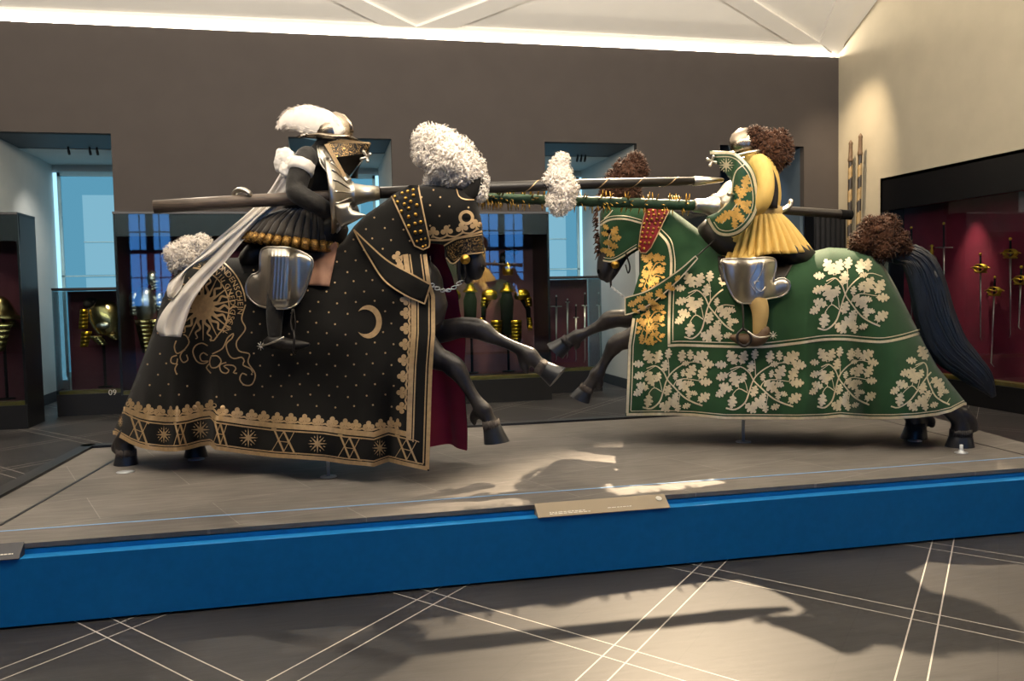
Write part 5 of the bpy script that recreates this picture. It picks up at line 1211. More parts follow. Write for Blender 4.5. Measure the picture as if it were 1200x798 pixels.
capG.stripe(mb, [(fE(y)+1.9, y) for y in np.arange(373, 486.1, 3)], 3.2, 1); capG.stripe(mb, [(fE(y)+6, y) for y in np.arange(373, 482.1, 3)], 1.1, 1)
mid_ = [(782.5, 405), (802, 404.5), (850, 406), (880, 406.5), (900, 406), (935, 402), (965, 398), (990, 397.5), (1012, 399.5), (1034, 400.5), (1055, 397), (1078, 390.5)]
capG.stripe(mb, mid_, 3.0, 1, curve=True); capG.stripe(mb, [(x+(5 if i == 0 else 0), y-4.6) for i, (x, y) in enumerate(mid_)], 1.1, 1, curve=True)
vin = [(784, 403), (784, 380), (785, 342), (786.5, 315), (786, 299), (782, 284), (771.5, 272)]
capG.stripe(mb, vin, 3.0, 1, curve=True); capG.stripe(mb, [(788.5, 399), (788.5, 380), (789.5, 342), (791, 313), (790, 297), (786, 281), (774, 267.5)], 1.1, 1, curve=True)
spray(capG, mb, 741, 409, 836, 481); spray(capG, mb, 837, 410, 944, 482); spray(capG, mb, 947, 407, 1030, 480, taperx=(.95, 0)); spray(capG, mb, 1030, 404, 1124, 480, taperx=(.72, -30))
legbox = lambda X, Y: (X > 848 and Y < 357 and X < 925) or (X > 862 and X < 926) or X > 866
spray(capG, mb, 790, 318, 884, 399, flip=1, skip=legbox); spray(capG, mb, 945, 302, 1045, 389, taperx=(.86, -4))
spray(capG, mb, 749, 296, 780, 350, big=1.0, mi=3, skip=lambda X, Y: X < 749+max(0, (345-Y)*.12) or Y > 352); spray(capG, mb, 745, 354, 780, 404, big=1.0, mi=3, skip=lambda X, Y: X < 744)
mb.build('caparison', [m_green, m_leaf, m_greenlin, m_leafwarm], gh, recalc=False)
# hood
ghO = [(757, 243, 0), (751, 262, 0), (746.5, 291, 0), (737, 297, 0), (730, 303, 0), (716, 307.5, 0), (700.5, 305, 1), (702, 280, 1), (703, 264, 1), (703, 250, 1), (709, 236, 1), (725, 230, 1), (745, 236, 1)]
hoodG = Sheet(GF, ghO, idw([(735, 255, .14), (715, 270, .115), (708, 300, .085), (740, 285, .13)]), 28, step=3.5); mb = MB(); hoodG.symmetric(mb)
for o, w in ((0, 2.2), (3.6, .9)):
    hoodG.stripe(mb, [(703.5, 264-o), (712, 258.5-o), (722, 256.5-o), (735, 257-o), (752, 261.5-o)], w, 1, curve=True); hoodG.stripe(mb, [(701.5, 304-o), (716, 306.5-o), (727, 302-o), (737, 295.5-o), (746, 290-o)], w*.8, 1, curve=True)
hoodG.stripe(mb, [(708, 256), (714, 251), (718, 246)], 1.2, 1, curve=True)
for x, y, a, L in ((720, 271, -60, 14), (709, 274, 200, 10), (722, 279, -10, 13), (712, 284, 170, 11), (719, 288, 20, 12), (714, 296, 30, 15), (707, 293, 170, 9), (710, 266, 220, 9)): leaf(hoodG, mb, x, y, a, L, mi=2)
hoodG.stripe(mb, [(716, 299), (713, 287), (714, 277), (719, 268)], 1.2, 1, curve=True)
mb.build('hood', [m_green, m_leaf, m_leafwarm], gh, recalc=False)
bO = [(757, 243), (785, 245), (772, 272), (763, 290), (757, 296.5), (751, 296), (748, 291), (751, 268)]
bandG = Sheet(GF, [(x, y, 0) for x, y in bO], 1, 1, base=lambda p: np.maximum(capG.d(p), .07)+.014, step=4); bandG.W = lambda p: np.zeros(len(p))
mb = MB(); bandG.parallel(mb, .008); bandG.stripe(mb, [(757, 243.5), (751, 268), (748, 291), (751, 296), (757, 296.5), (763, 290), (772, 272), (785, 245)], 1.2, 1, .003); mb.build('neck_band', [m_redband, m_embro], gh, recalc=False)
for a, b in ((400, 95), (425, 85), (452, 80), (480, 85), (400, 112), (430, 108), (460, 106), (492, 104), (390, 135), (418, 135), (448, 132), (478, 132), (375, 160), (405, 162), (438, 160), (468, 158), (370, 185), (398, 188), (428, 190), (460, 185), (364, 212), (392, 212), (424, 214), (360, 240), (386, 240), (412, 242), (352, 268), (378, 272), (402, 272), (348, 295), (372, 305)):
    p = bandG.put([(680+a/4.99, 230+b/4.99)], .004)[0]; m = MB(); m.ball(p, .0115, 8, 6); m.build('stud', m_brass, gh)
m = MB(); fluff(m, GF, [(735, 206, 0, 21), (722, 212, .03, 13), (747, 200, 0, 12), (725, 226, 0, 15), (738, 228, 0, 13), (713, 226, .02, 9), (744, 190, 0, 10), (708, 232, .02, 6)], 100, 3000, 11, slen=.04); m.build('head_plume', m_brownfluff, gh)
m = MB(); fluff(m, GF, [(1030, 277, 0, 22), (1012, 284, .03, 15), (1050, 284, 0, 15), (1040, 265, 0, 13), (1022, 266, .02, 12), (1006, 291, .05, 8), (1058, 291, 0, 9), (1035, 292, .06, 14)], 100, 3200, 12, slen=.04); m.build('rump_plume', m_brownfluff, gh)
m = MB(); rr = random.Random(2)
for k in range(60):
    u = rr.random(); x, y = (699+u*3, 248+u*50) if k < 40 else (700+u*24, 246-u*12); q = GF.at(x+1, y, rr.uniform(-.05, .05)); v = Vector((-rr.uniform(.2, 1), rr.uniform(-.4, .4), rr.uniform(-.8, .6))).normalized(); q = Vector(q)
    m.loft([q, q+v*.03, q+v*.05+Vector((0, 0, -.02))], [.009, .006, .002], n=5)
m.build('forelock', m_brownfluff, gh)
# body
mb = MB()
tube(mb, GF, [(1022, 340, 0, 20, 20), (1004, 350, 0, 38, 38), (950, 352, 0, 44, 44), (890, 356, 0, 46, 46), (840, 348, 0, 48, 40), (800, 345, 0, 48, 28), (772, 365, 0, 36, 20)], n=20, round_end=True)
tube(mb, GF, [(825, 325, 0, 30, 22), (800, 296, 0, 25, 15), (778, 275, 0, 19, 13), (757, 264, 0, 14, 12)], n=16, round_end=True)
tube(mb, GF, [(742, 252, 0, 15, 13), (728, 267, 0, 16, 13), (717, 288, 0, 12, 11), (711, 304, 0, 11, 9), (708, 316, 0, 9, 9), (707, 322, 0, 7, 8)], n=16, round_end=True)
tube(mb, GF, [(740, 282, 0, 7, 8), (728, 303, 0, 6, 6), (717, 322, 0, 5, 5.5), (712, 328, 0, 4, 4.5)], n=12, round_end=True)
tube(mb, GF, [(765, 368, -.1, 18, 16), (738, 373, -.1, 12, 11), (725, 373, -.1, 10.5, 10), (714, 375, -.1, 11, 10), (706, 380, -.1, 8.5, 8), (698, 384, -.1, 6.4, 6.2), (686, 390, -.1, 5.8, 5.6), (677, 394, -.1, 8.5, 7.5), (670, 397, -.1, 7.2, 7), (663, 402, -.1, 8, 8)], n=14, round_end=True)
tube(mb, GF, [(675, 396, -.1, 3.5, 3.5), (677, 404, -.1, 4, 4), (674, 409, -.1, 2, 2)], n=8, round_end=True)
tube(mb, GF, [(765, 385, .1, 18, 16), (738, 397, .1, 12, 11), (725, 401, .1, 10.5, 10), (719, 407, .1, 10, 9.5), (713, 416, .1, 7, 7), (706, 428, .1, 6.2, 6), (700, 438, .1, 9, 8.5), (695, 446, .1, 7.5, 7.5), (689, 454, .1, 8, 8), (687, 457, .1, 8.5, 8.5)], n=14, round_end=True)
tube(mb, GF, [(699, 441, .1, 4, 4), (703, 449, .1, 5, 5), (702, 454, .1, 3, 3)], n=8, round_end=True)
tube(mb, GF, [(1000, 380, .14, 40, 22), (1045, 430, .16, 22, 14), (1090, 462, .17, 12, 11), (1117, 482, .17, 11, 10), (1125, 495, .17, 10, 9.5), (1125, 505, .17, 11, 10.5), (1126, 511, .17, 13, 12)], n=14, round_end=True)
tube(mb, GF, [(1128, 484, .17, 9, 8), (1139, 494, .17, 6.5, 6.5), (1142, 503, .17, 4, 4)], n=10, round_end=True)
tube(mb, GF, [(990, 390, -.14, 36, 20), (1020, 450, -.16, 18, 13), (1062, 480, -.17, 10, 9.5), (1073, 495, -.17, 11, 10), (1073, 501, -.17, 12, 11.5)], n=14, round_end=True)
tube(mb, GF, [(1078, 486, -.17, 7, 6), (1090, 492, -.17, 5.5, 5.5), (1092, 498, -.17, 4, 4)], n=10, round_end=True)
remeshed(mb, 'body', m_hide, gh, .011, 3)
m = MB(); m.ball(GF.at(701, 318, .045), .015, 10, 6, sc=(.7, .7, 1.3)); m.build('nostril', m_dark, gh)
m = MB(); m.ball(GF.at(714, 271, .1), .02, 12, 8, sc=(1, .5, .8)); m.build('eye', m_dark, gh)
hoof(GF, gh, (664, 401, -.1), (651, 412.5, -.1), 9, 11); hoof(GF, gh, (687, 456, .1), (680, 468.5, .1), 9, 11); hoof(GF, gh, (1126, 509, .17), (1126, 526, .17), 13, 14.5, slant=0); hoof(GF, gh, (1073, 500, -.17), (1072, 517.5, -.17), 12.5, 14, slant=0)
for x, y, d, r, dx, dy in ((664, 401, -.1, 9, -11, 10), (687, 456, .1, 9, -6, 11), (1126, 508, .17, 13, 0, 9), (1073, 500, -.17, 12, 0, 9)):
    m = MB(); c = GF.at(x, y, d); rr = random.Random(int(x)); rad = r*depth_of(c)/FPX; ax = Vector(GF.at(x+dx, y+dy, d)-c).normalized(); e1 = ax.orthogonal().normalized(); e2 = ax.cross(e1)
    for k in range(260):
        a = rr.uniform(0, 2*PI); o = e1*math.cos(a)+e2*math.sin(a); b = Vector(c)+o*rad*.9
        m.loft([b-ax*rr.uniform(.02, .035), b+o*.002, b+ax*rr.uniform(.01, .025)+o*.004], [.002, .0026, .0008], n=4)
    m.build('fetlock_hair', m_hairtuft if y > 440 and x < 700 else m_hide, gh)
# tail of long hair
cen = [(1046, 300), (1066, 300), (1079, 313), (1087, 335), (1096, 372), (1110, 405), (1130, 425), (1150, 444), (1165, 465)]; hw = [9, 15, 19, 21, 23, 23, 19, 14, 3]
cc = smooth_path([(x, y, w_) for (x, y), w_ in zip(cen, hw)], 4); m = MB()
P, R = TP(GF, [(x, y, -.02+.04*i/len(cc), w_*.92, w_*.6) for i, (x, y, w_) in enumerate(cc)]); m.loft(P, R, n=22, jit=lambda i, k: 1+.05*math.sin(k*2.7))
rr = random.Random(6)
for k in range(130):
    a = rr.uniform(0, 2*PI); q0 = rr.uniform(0, .25); q1 = min(1, q0+rr.uniform(.5, .8)); i0, i1 = int(q0*(len(P)-1)), int(q1*(len(P)-1)); pts = []; rads = []
    ph = rr.uniform(0, 6)
    for i in range(i0, i1, 2):
        t = P[min(i+1, len(P)-1)]-P[max(i-1, 0)]; t /= np.linalg.norm(t); e1 = np.cross(t, GF.n); e1 /= np.linalg.norm(e1); aa = a+.12*math.sin(ph+i*.12)
        pts.append(P[i]+e1*math.cos(aa)*R[i][1]*1.0+GF.n*math.sin(aa)*R[i][0]*1.0); rads.append(.0085*min(1, (i-i0+1)/4, (i1-i)/6+.15))
    if len(pts) > 3: m.loft(pts, rads, n=5)
m.build('tail', m_tailhair, gh)
m = MB(); p = onz(871, 518, PZ); m.loft([p, p+[0, 0, .75]], [.012, .012], n=12); m.lathe(p, (0, 0, 1), [(0.001, .06), (.006, .06), (.008, .02)], n=24); m.build('support_rod', m_rod, gh)
for x, y in ((1126.5, 531), (1072, 517)):
    m = MB(); p = onz(x, y, PZ); m.lathe(p, (0, 0, 1), [(0.001, .045), (.006, .045), (.012, .02), (.03, .012), (.06, .012)] if y > 525 else [(0.001, .05), (.006, .05), (.007, .01)], n=24); m.build('hoof_plate', m_rod, gh)
# bridle
m = MB(); m.lathe(GF.at(721, 310, .085), GF.n, [(-.02, .03), (0, .034), (.008, .03), (.012, .02), (.02, .014), (.028, .004)], n=18); m.build('bit_rosette', m_brass, gh)
m = MB(); tube(m, GF, [(720, 313, .08, 2, 1), (716, 325, .07, 1.6, 1), (716, 337, .07, 1.3, 1)], n=8); tube(m, GF, [(733, 296, .13, 1, .8), (738, 312, .12, 1, .8), (736, 320, .12, 1, .8), (733, 310, .12, 1, .8)], n=6); m.build('bit_shank', m_bleather, gh)
m = MB(); A0, B0 = GF.at(716, 336, .07), GF.at(733, 350, .24)
for k in range(10):
    u = k/9; p = A0+(B0-A0)*u; td = (B0-A0)/np.linalg.norm(B0-A0); s2 = np.cross(td, [0, 0, 1]) if k % 2 else np.array([0, 0, 1.0]); s2 = s2/np.linalg.norm(s2)
    m.loft([p+td*math.cos(a)*.017+s2*math.sin(a)*.010 for a in np.linspace(0, 2*PI, 10, endpoint=False)], [.0035]*10, n=5, closed=True)
m.build('rein_chain', m_rod, gh)
rO = smooth_path([(732.5, 349), (760, 340), (794, 318), (815, 300)], 5).tolist()+[(817.5, 303)]+smooth_path([(817.5, 303), (795, 328), (768, 352), (746, 365), (732.5, 369)], 5).tolist()[1:]
reinG = Sheet(GF, [(x, y, 0) for x, y in rO], 1, 1, base=lambda p: np.maximum(capG.d(p), .18+.1*np.clip((p[:, 0]-732)/60, 0, 1))+.02, step=4); reinG.W = lambda p: np.zeros(len(p))
mb = MB(); reinG.parallel(mb, .006); reinG.stripe(mb, rO+[rO[0]], 1.5, 1, .003)
for x, y, a, L in ((741, 356, 160, 12), (749, 351, -30, 13), (752, 360, 20, 11), (760, 347, -40, 13), (764, 354, 20, 12), (772, 343, -50, 12), (776, 347, 10, 10), (783, 335, -50, 11), (787, 338, 20, 9), (794, 326, -50, 9), (744, 364, 30, 8)): leaf(reinG, mb, x, y, a, L, mi=2)
mb.build('rein', [m_green, m_leaf, m_leafwarm], gh, recalc=False)
m = MB(); tube(m, GF, [(816, 301, .27, .9, .9), (828, 290, .24, .9, .9), (838, 281, .2, .9, .9)], n=6); m.build('rein_cord', m_bleather, gh)
# saddle
mb = MB(); tube(mb, GF, [(926, 299, 0, 20, 40), (905, 296, 0, 12, 32), (880, 294, 0, 10, 30), (852, 290, 0, 14, 28), (836, 275, 0, 18, 24)], n=16, round_end=True); sad = mb.build('saddle', m_bleather, gh)
skO = [(841, 300, 0), (905, 300, 0), (940, 292, 0), (931, 304, 0), (928, 311, 0), (925, 318, 0), (921, 325, 0), (912, 330, 0), (846, 330, 0), (842, 315, 0)]
sk = Sheet(GF, skO, 1, 1, base=lambda p: np.maximum(capG.d(p), .1)+.012, step=4); sk.W = lambda p: np.zeros(len(p)); mb = MB(); sk.parallel(mb, .008); mb.build('saddle_flap', m_bleather, sad, recalc=False)
m = MB(); tube(m, GF, [(870, 356, .46, 3, 1), (871, 370, .49, 3, 1), (871, 386, .51, 3, 1)], n=8); tube(m, GF, [(871, 385, .51, 2, 1.5), (864, 392, .54, 1.6, 1.4), (865, 401, .54, 1.6, 1.4), (872, 405.5, .53, 2, 2), (879, 401, .54, 1.6, 1.4), (879, 392, .54, 1.6, 1.4), (871, 385, .51, 2, 1.5)], n=8); m.build('stirrup', m_bleather, sad)

# ================================================================== green knight
kg = thing('jousting_knight', 'armoured knight in yellow pleated coat with brown plume and leaf painted shield', 'knight', GF.w(1.3, 0, 1.85), 'jousting knights')
legG = [(880, 300, .16, 15), (878, 322, .36, 13), (885, 345, .44, 11.5), (891, 365, .46, 10), (889, 390, .46, 7)]
armG = [(889, 193, .19, 14, 12.5), (894, 207, .25, 14, 12.5), (895, 226, .30, 13, 11.5), (889, 240, .30, 12, 11), (872, 246, .24, 10, 9.5), (855, 244, .16, 8, 8)]
mb = MB()
tube(mb, GF, [(888, 290, 0, 20, 26), (892, 268, 0, 20, 22), (893, 250, 0, 19, 21), (893, 230, 0, 22, 24), (889, 206, 0, 22, 27), (886, 192, 0, 17, 25), (881, 182, 0, 9, 11), (877, 172, 0, 11, 11), (873, 165, 0, 11, 11)], n=18, round_end=True, up=tuple(GF.f))
P, R = mir(GF, [(889, 193, .19, 13, 12), (880, 212, .25, 12, 12), (868, 232, .26, 11, 10), (848, 243, .1, 9, 9), (838, 244, .02, 6, 6)]); mb.loft(*smooth3(P, R), n=14, round_end=True)
tube(mb, GF, armG, n=14, round_end=True)
tube(mb, GF, legG, n=14, round_end=True); P, R = mir(GF, legG); mb.loft(*smooth3(P, R), n=14, round_end=True)
body = remeshed(mb, 'body', [m_yellow, m_cream], kg, .011, 4)
zk = GF.at(880, 340, .44)[2]; off = Vector(kg.location)
for p in body.data.polygons:
    if p.center.z+off.z < zk: p.material_index = 1
m = MB(); tube(m, GF, [(895, 389, .46, 8, 8), (890, 397, .47, 8, 8), (880, 398.5, .48, 8, 7.5), (868, 397.5, .485, 7.5, 7), (859, 395.5, .485, 4, 4)], n=12, round_end=True, up=tuple(GF.n)); shoe = m.build('shoe', m_leather, kg)
m = MB(); P, R = mir(GF, [(895, 389, .46, 8, 8), (890, 397, .47, 8, 8), (880, 398.5, .48, 8, 7.5), (868, 397.5, .485, 7.5, 7), (859, 395.5, .485, 4, 4)]); m.loft(*smooth3(P, R), n=12, round_end=True); m.build('shoe', m_leather, kg)
m = MB(); tube(m, GF, [(876, 388, .54, 1.1, .8), (886, 395, .55, 1.1, .8), (896, 395, .53, 1, .8), (903, 393, .49, .9, .8)], n=6); c = GF.at(906, 393, .49)
for k in range(8): a = k*PI/4; m.loft([c, c+GF.f*math.cos(a)*.03+np.array([0, 0, math.sin(a)*.03])], [.004, .002], n=5)
m.build('spur', m_steel, shoe)
# helmet
hc = GF.at(872, 169, 0); m = MB(); plate_shell(m, hc, .122, .105, .118, 26, 14, lo=-.6, hi=1.57)
P = [GF.at(x, y, 0) for x, y in ((856, 166), (859, 158), (866, 152.5), (875, 151), (884, 155), (890, 166))]; m.loft(P, [(.005, .011)]*6, n=8); hel = m.build('helmet', m_helm, kg)
m = MB(); c = GF.loc(GF.at(872, 183, 0)); m.loft([GF.w(c[0]+.145*math.cos(a), .14*math.sin(a), c[2]-.05*-math.cos(a)*-.55) for a in np.linspace(0, 2*PI, 36, endpoint=False)], [(.014, .014)]*36, n=8, closed=True); m.build('neck_roll', m_steel, hel)
m = MB(); fluff(m, GF, [(900, 172, 0, 20), (889, 165, .02, 14), (912, 166, 0, 14), (913, 182, 0, 14), (896, 186, .02, 12), (884, 158, .04, 8), (905, 193, 0, 10), (918, 174, 0, 10)], 100, 3000, 21, slen=.04); m.build('helmet_plume', m_brownfluff, kg)
# back plate straps
m = MB(); tube(m, GF, [(893, 188, .19, 2.5, 2), (903, 202, .19, 4, 3), (907, 222, .17, 5, 4), (906, 244, .17, 5, 4)], n=8); m.build('back_strap', m_bleather, kg)
# skirt
def pleats(fr, kn, waist, hem, wa, wb, ha, hb, tilt, n, m_, backlift=0.0):
    W0, H0 = fr.loc(fr.at(*waist)), fr.loc(fr.at(*hem)); mb = MB(); K = 12; N = n*10; V = []
    for j in range(K+1):
        v = j/K; e = v**.8
        for i in range(N):
            a = 2*PI*i/N; ph = (i % 10)/10; pl = (abs(math.sin(PI*ph))-.5)*.05*(v**.7); A = wa+(ha-wa)*e+pl; B = wb+(hb-wb)*e+pl
            z = W0[2]+(H0[2]-W0[2])*v-tilt*math.cos(a)*v+.008*math.sin(a*5)*v
            V.append(fr.w(W0[0]+(H0[0]-W0[0])*v+A*math.cos(a), B*math.sin(a), z))
    fs = [(j*N+i, j*N+(i+1) % N, (j+1)*N+(i+1) % N, (j+1)*N+i) for j in range(K) for i in range(N)]
    mb.add(V, fs); o = mb.build('pleated_skirt', m_, kn); o.modifiers.new('thick', 'SOLIDIFY').thickness = .01; return o
pleats(GF, kg, (894, 250, 0), (896, 301, 0), .125, .155, .335, .34, .035, 30, m_yellow)
m = MB(); c = GF.loc(GF.at(894, 249, 0)); m.loft([GF.w(c[0]+.135*math.cos(a), .165*math.sin(a), c[2]) for a in np.linspace(0, 2*PI, 40, endpoint=False)], [(.012, .04)]*40, n=8, closed=True); m.build('waist_band', m_cream, kg)
# leg guard
tO = [(846, 304), (847, 312), (849, 324), (854, 338), (861, 350), (870, 355.5), (885, 354.5), (901, 350), (917, 346.5), (925, 339), (925, 330), (919, 326), (912, 326.5), (906.5, 330), (908, 304), (878, 303)]
tS = smooth_path(tO, 4, closed=True)
def tbg(p): x = p[:, 0]; return .385+.105*np.exp(-((x-886)/18)**4)-.02*np.clip((306-p[:, 1])/6, 0, 1)
tasg = Sheet(GF, [(x, y, 1) for x, y in tS], .03, 10, step=2.4, base=tbg); m = MB(); tasg.solid(m, .012); tg = m.build('thigh_guard', m_steel, kg, recalc=False)
m = MB(); P = [tasg.put([p], .004)[0] for p in tS]; m.loft(P, [.007]*len(P), n=7, closed=True); m.build('rolled_rim', m_steel, tg)
m = MB()
for L in ([(888, 306), (884, 318), (878, 330), (884, 340), (889, 345)], [(896, 306), (893, 318), (889, 326), (885, 333), (884, 345)], [(890, 330), (884, 330), (886, 338), (892, 342), (897, 336)]):
    L = smooth_path(L, 3); m.loft([tasg.put([p], .002)[0] for p in L], [.004]*len(L), n=5)
m.build('engraved_scroll', m_steel, tg)
# painted grandguard shield
m_shield = mat('green painted plate', '#20482c', .35, metal=.0, vary=.12, scale=20, coat=.4)
sO = [(831, 176.5), (860, 177.5), (877, 191), (886, 208), (889.5, 236), (884, 256), (870, 272), (854, 278), (840, 275), (831, 264), (827.5, 255), (840, 249), (854, 236), (858, 226), (857, 213), (848, 200), (837, 188)]
sS = smooth_path(sO[1:12], 4).tolist()+sO[12:]+[sO[0]]
def sb(p):
    x, y = p[:, 0], p[:, 1]; r = np.clip((y-215)/45, 0, 1)
    return .27+.10*np.exp(-(((x-872)/22)**2))+.02*r-.16*np.clip((862-x)/30, 0, 1)*np.clip((222-y)/20, 0, 1)-.06*np.clip((850-x)/25, 0, 1)*r
shd = Sheet(GF, [(x, y, 1) for x, y in sS], .02, 9, step=3, base=sb); m = MB(); shd.solid(m, .008)
rimL = smooth_path([(832, 179), (859, 180), (875, 193), (883.5, 209), (887, 236), (881.5, 254.5), (868.5, 269.5), (854, 275), (841, 272.5), (833, 262.5), (830, 256)], 3)
shd.stripe(m, rimL, 3.2, 1, .003); shd.stripe(m, [(835, 184), (858, 184.5), (871.5, 196), (879.5, 210.5), (882.5, 236), (877.5, 252.5), (866, 265.5), (854, 270.5), (843, 268.5), (836.5, 260)], 1.1, 1, .003, curve=True)
shd.stripe(m, [(873, 192), (863, 200), (859, 212), (858, 224), (853, 237), (841, 249)], 1.4, 1, .003, curve=True)
star(shd, m, 851, 193.5, 9.5, 1)
for x, y, a, L in ((874, 213, -75, 22), (870, 226, -60, 20), (878, 222, -20, 12), (866, 237, 200, 16), (874, 240, -30, 20), (876, 247, 20, 14), (862, 250, 110, 22), (852, 252, 150, 22), (868, 255, 60, 18), (845, 257, 170, 18), (861, 262, 90, 16), (864, 222, -100, 14)): leaf(shd, m, x, y, a, L*.8, mi=2, lift=.0035)
shd.stripe(m, [(846, 262), (857, 248), (866, 234), (873, 216)], 1.6, 1, .003, curve=True)
gg = m.build('leaf_painted_shield', [m_shield, m_leaf, m_leafwarm], kg, recalc=False)
m = MB(); c = shd.put([(834, 189)], .02)[0]
for a in range(4): m.loft([c, c+GF.f*.035*math.cos(a*1.57+.4)+np.array([0, 0, .035*math.sin(a*1.57+.4)])+GF.n*.02], [.008, .012], n=8, round_end=True)
m.build('wing_nut', m_steel, gg)
m = MB(); A = shd.put([(859, 228)], .01)[0]; m.loft([A, A+GF.n*.06+GF.f*.03], [.012, .012], n=10, round_end=True); m.ball(A+GF.n*.06+GF.f*.03, .018, 10, 8); m.build('bolt', m_steel, gg)
m = MB(); tube(m, GF, [(909, 246, -.2, 2, 3), (918, 246, -.23, 3, 4), (925, 241, -.25, 3, 4), (927, 236, -.25, 3, 3)], n=10, round_end=True); m.build('lance_rest', m_steel, kg)
# ------------------------------------------------------------------ green lance
LG = [(997, 252, 6.36), (984, 251, 6.355), (950, 248.7, 6.335), (912, 246, 6.31), (850, 242.8, 6.27), (812, 240.8, 6.25), (700, 236.3, 6.2), (600, 232.8, 6.16), (548, 231, 6.13)]
lg_ = [ony(x, y, Y) for x, y, Y in LG]
lt = thing('lance', 'green spiked lance with dark butt held by the yellow coated knight', 'lance', lg_[4], 'jousting lances')
m = MB(); m.loft(lg_[:5], [.036, .037, .036, .033, .03], n=16); m.build('butt', m_shaft, lt)
m = MB(); m.loft([lg_[0], lg_[1]], [.040, .040], n=16); m.build('butt_cap', m_dark, lt)
m = MB(); sp = lg_[5:]; tt = 120; ss = []
for u in np.linspace(0, 1, tt):
    k = u*(len(sp)-1); i = min(int(k), len(sp)-2); ss.append(sp[i]+(sp[i+1]-sp[i])*(k-i))
m.loft(ss, [.040-.006*u for u in np.linspace(0, 1, tt)], n=16, jit=lambda i, k: 1+.05*math.sin(i*1.1+k*2*PI/16)); m.build('bound_shaft', m_vine, lt)
m = MB(); rr = random.Random(4)
for k in range(260):
    u = rr.random(); i = int(u*(tt-1)); a = rr.uniform(0, 2*PI); t = (sp[-1]-sp[0]); t /= np.linalg.norm(t); e1 = np.cross(t, [0, 0, 1]); e1 /= np.linalg.norm(e1); e2 = np.cross(e1, t); o = e1*math.cos(a)+e2*math.sin(a)
    q = MB() if k < 100 else m
    q.loft([ss[i]+o*.03, ss[i]+o*.06, ss[i]+o*.09], [.006, .005, .0015], n=5)
    if k < 100: q.build('spike', m_brass, lt)
m.build('small_spikes', m_brass, lt)['kind'] = 'stuff'
A = lg_[5]; B = lg_[4]; ax = B-A; L = np.linalg.norm(ax); m = MB(); m.lathe(A, ax, [(0, .042), (.02, .05), (L*.4, .06), (L*.6, .085), (L*.62, .1), (L*.66, .1), (L*.7, .09), (L*.95, .16), (L*1.1, .21), (L*1.12, .2)], n=32, cap=False); vp = m.build('vamplate', m_steel, lt); vp.modifiers.new('t', 'SOLIDIFY').thickness = .005
# ================================================================== light
SC.view_settings.view_transform = 'Standard'; SC.view_settings.look = 'None'; SC.view_settings.gamma = 1.0; SC.view_settings.exposure = 0.0
SC.view_settings.use_curve_mapping = False
w = bpy.data.worlds.new('world'); SC.world = w; w.use_nodes = True
w.node_tree.nodes['Background'].inputs[0].default_value = (0.5, 0.6, 0.8, 1); w.node_tree.nodes['Background'].inputs[1].default_value = 0.02
SC.cycles.use_denoising = True; SC.cycles.max_bounces = 6; SC.cycles.diffuse_bounces = 3; SC.cycles.glossy_bounces = 4; SC.cycles.transparent_max_bounces = 12
SC.cycles.sample_clamp_indirect = 4.0; SC.cycles.caustics_reflective = False; SC.cycles.caustics_refractive = False
def light(kind, name, loc, target, energy, color, size=0.1, spot=40, blend=0.5, sy=None):
    L = bpy.data.lights.new(name, kind); L.energy = energy; L.color = color
    o = bpy.data.objects.new(name, L); COL.objects.link(o); o.location = loc
    o.rotation_euler = (Vector(target)-Vector(loc)).to_track_quat('-Z', 'Y').to_euler()
    if kind == 'SPOT': L.spot_size = math.radians(spot); L.spot_blend = blend; L.shadow_soft_size = size
    elif kind == 'AREA':
        L.size = size
        if sy: L.shape = 'RECTANGLE'; L.size_y = sy
    else: L.shadow_soft_size = size
    return o
WARM = (1.0, 0.78, 0.52); NEUT = (1.0, 0.86, 0.68); COOL = (0.42, 0.66, 1.0)
light('AREA', 'cove_light', (-0.5, 12.66, 5.274), (-0.5, 12.2, 6.2), 850, (1.0, 0.86, 0.68), 17.5, sy=0.07)
light('AREA', 'vault_fill', (0, 2.5, 4.6), (0, 7.5, 11.0), 2000, (1.0, 0.90, 0.76), 14, sy=2.0)  # added fill panel out of view, brightens the ceiling; no real fitting
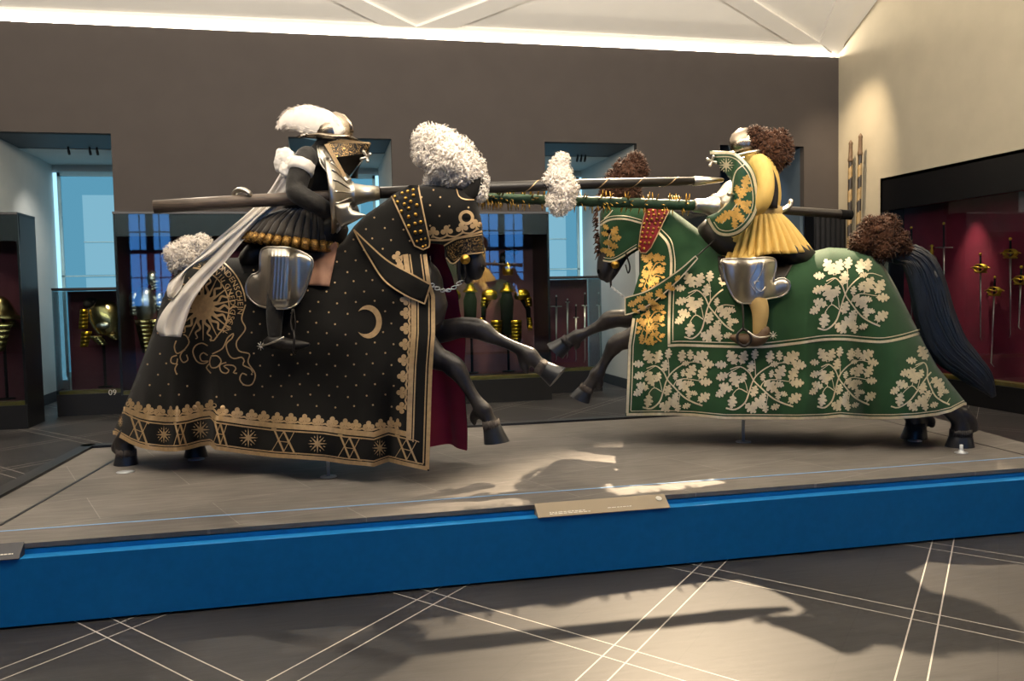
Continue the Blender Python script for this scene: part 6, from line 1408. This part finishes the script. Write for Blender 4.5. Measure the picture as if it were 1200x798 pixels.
light('SPOT', 'track_spot_back', (4.15, 9.4, 6.0), (2.2, 3.6, 0.0), 7200, WARM, 0.03, 34, 0.7)
light('SPOT', 'track_spot_left_back', (-2.2, 10.6, 5.7), (0.4, 6.0, 1.9), 750, NEUT, 0.05, 30, 0.7)
light('SPOT', 'track_spot_right_front', (5.6, 2.2, 6.6), (3.7, 6.0, 2.4), 750, WARM, 0.05, 22, 0.8)
light('SPOT', 'track_spot_left_front', (-1.2, 1.0, 6.6), (3.3, 6.2, 1.7), 700, (1.0, .66, .32), 0.05, 20, 0.7)
light('SPOT', 'track_spot_black_knight', (2.2, 2.0, 6.6), (-0.3, 6.1, 2.0), 560, WARM, 0.05, 26, 0.8)
light('SPOT', 'track_spot_white_plumes', (1.6, 1.6, 6.4), (1.2, 5.8, 2.5), 1700, NEUT, 0.05, 15, 0.8)
light('SPOT', 'wall_spot', (7.1, 11.2, 5.75), (8.28, 12.2, 3.2), 620, WARM, 0.05, 50, 1.0)
for a, b in niches[:3]: light('SPOT', 'bay_spot', ((a+b)/2, 13.75, 3.72), ((a+b)/2-.1, 14.6, 1.0), 110, (1, .93, .85), .03, 110, 1.0)
light('SPOT', 'bay_spot', (7.0, 13.0, 3.7), (7.2, 14.5, 2.0), 40, (.7, .85, 1), .03, 120, 1.0)  # added cool fill to lift the dark fourth bay, not a fitting
for i, (x0, x1, y, z, e) in enumerate([(-2.5, -0.5, 12.45, 2.68, 130), (1.25, 3.2, 12.45, 2.68, 330), (4.95, 6.05, 12.45, 2.68, 60), (-3.9, -2.6, 13.1, 1.72, 30), (4.05, 4.8, 13.1, 1.76, 40), (-5.2, -3.8, 12.0, 2.6, 80)]):
    for u in (.2, .5, .8): light('SPOT', 'case_spot', (x0+(x1-x0)*u, y, z), (x0+(x1-x0)*u, y+.42, 0.6), e/3, WARM, .02, 62, 1.0)
for y in (5.5, 7.2, 8.6, 10.0): light('SPOT', 'case_spot', (RX+.04, y, 2.95), (RX+.36, y, 0.5), 230, (1, .8, .6), .02, 50, 1.0)
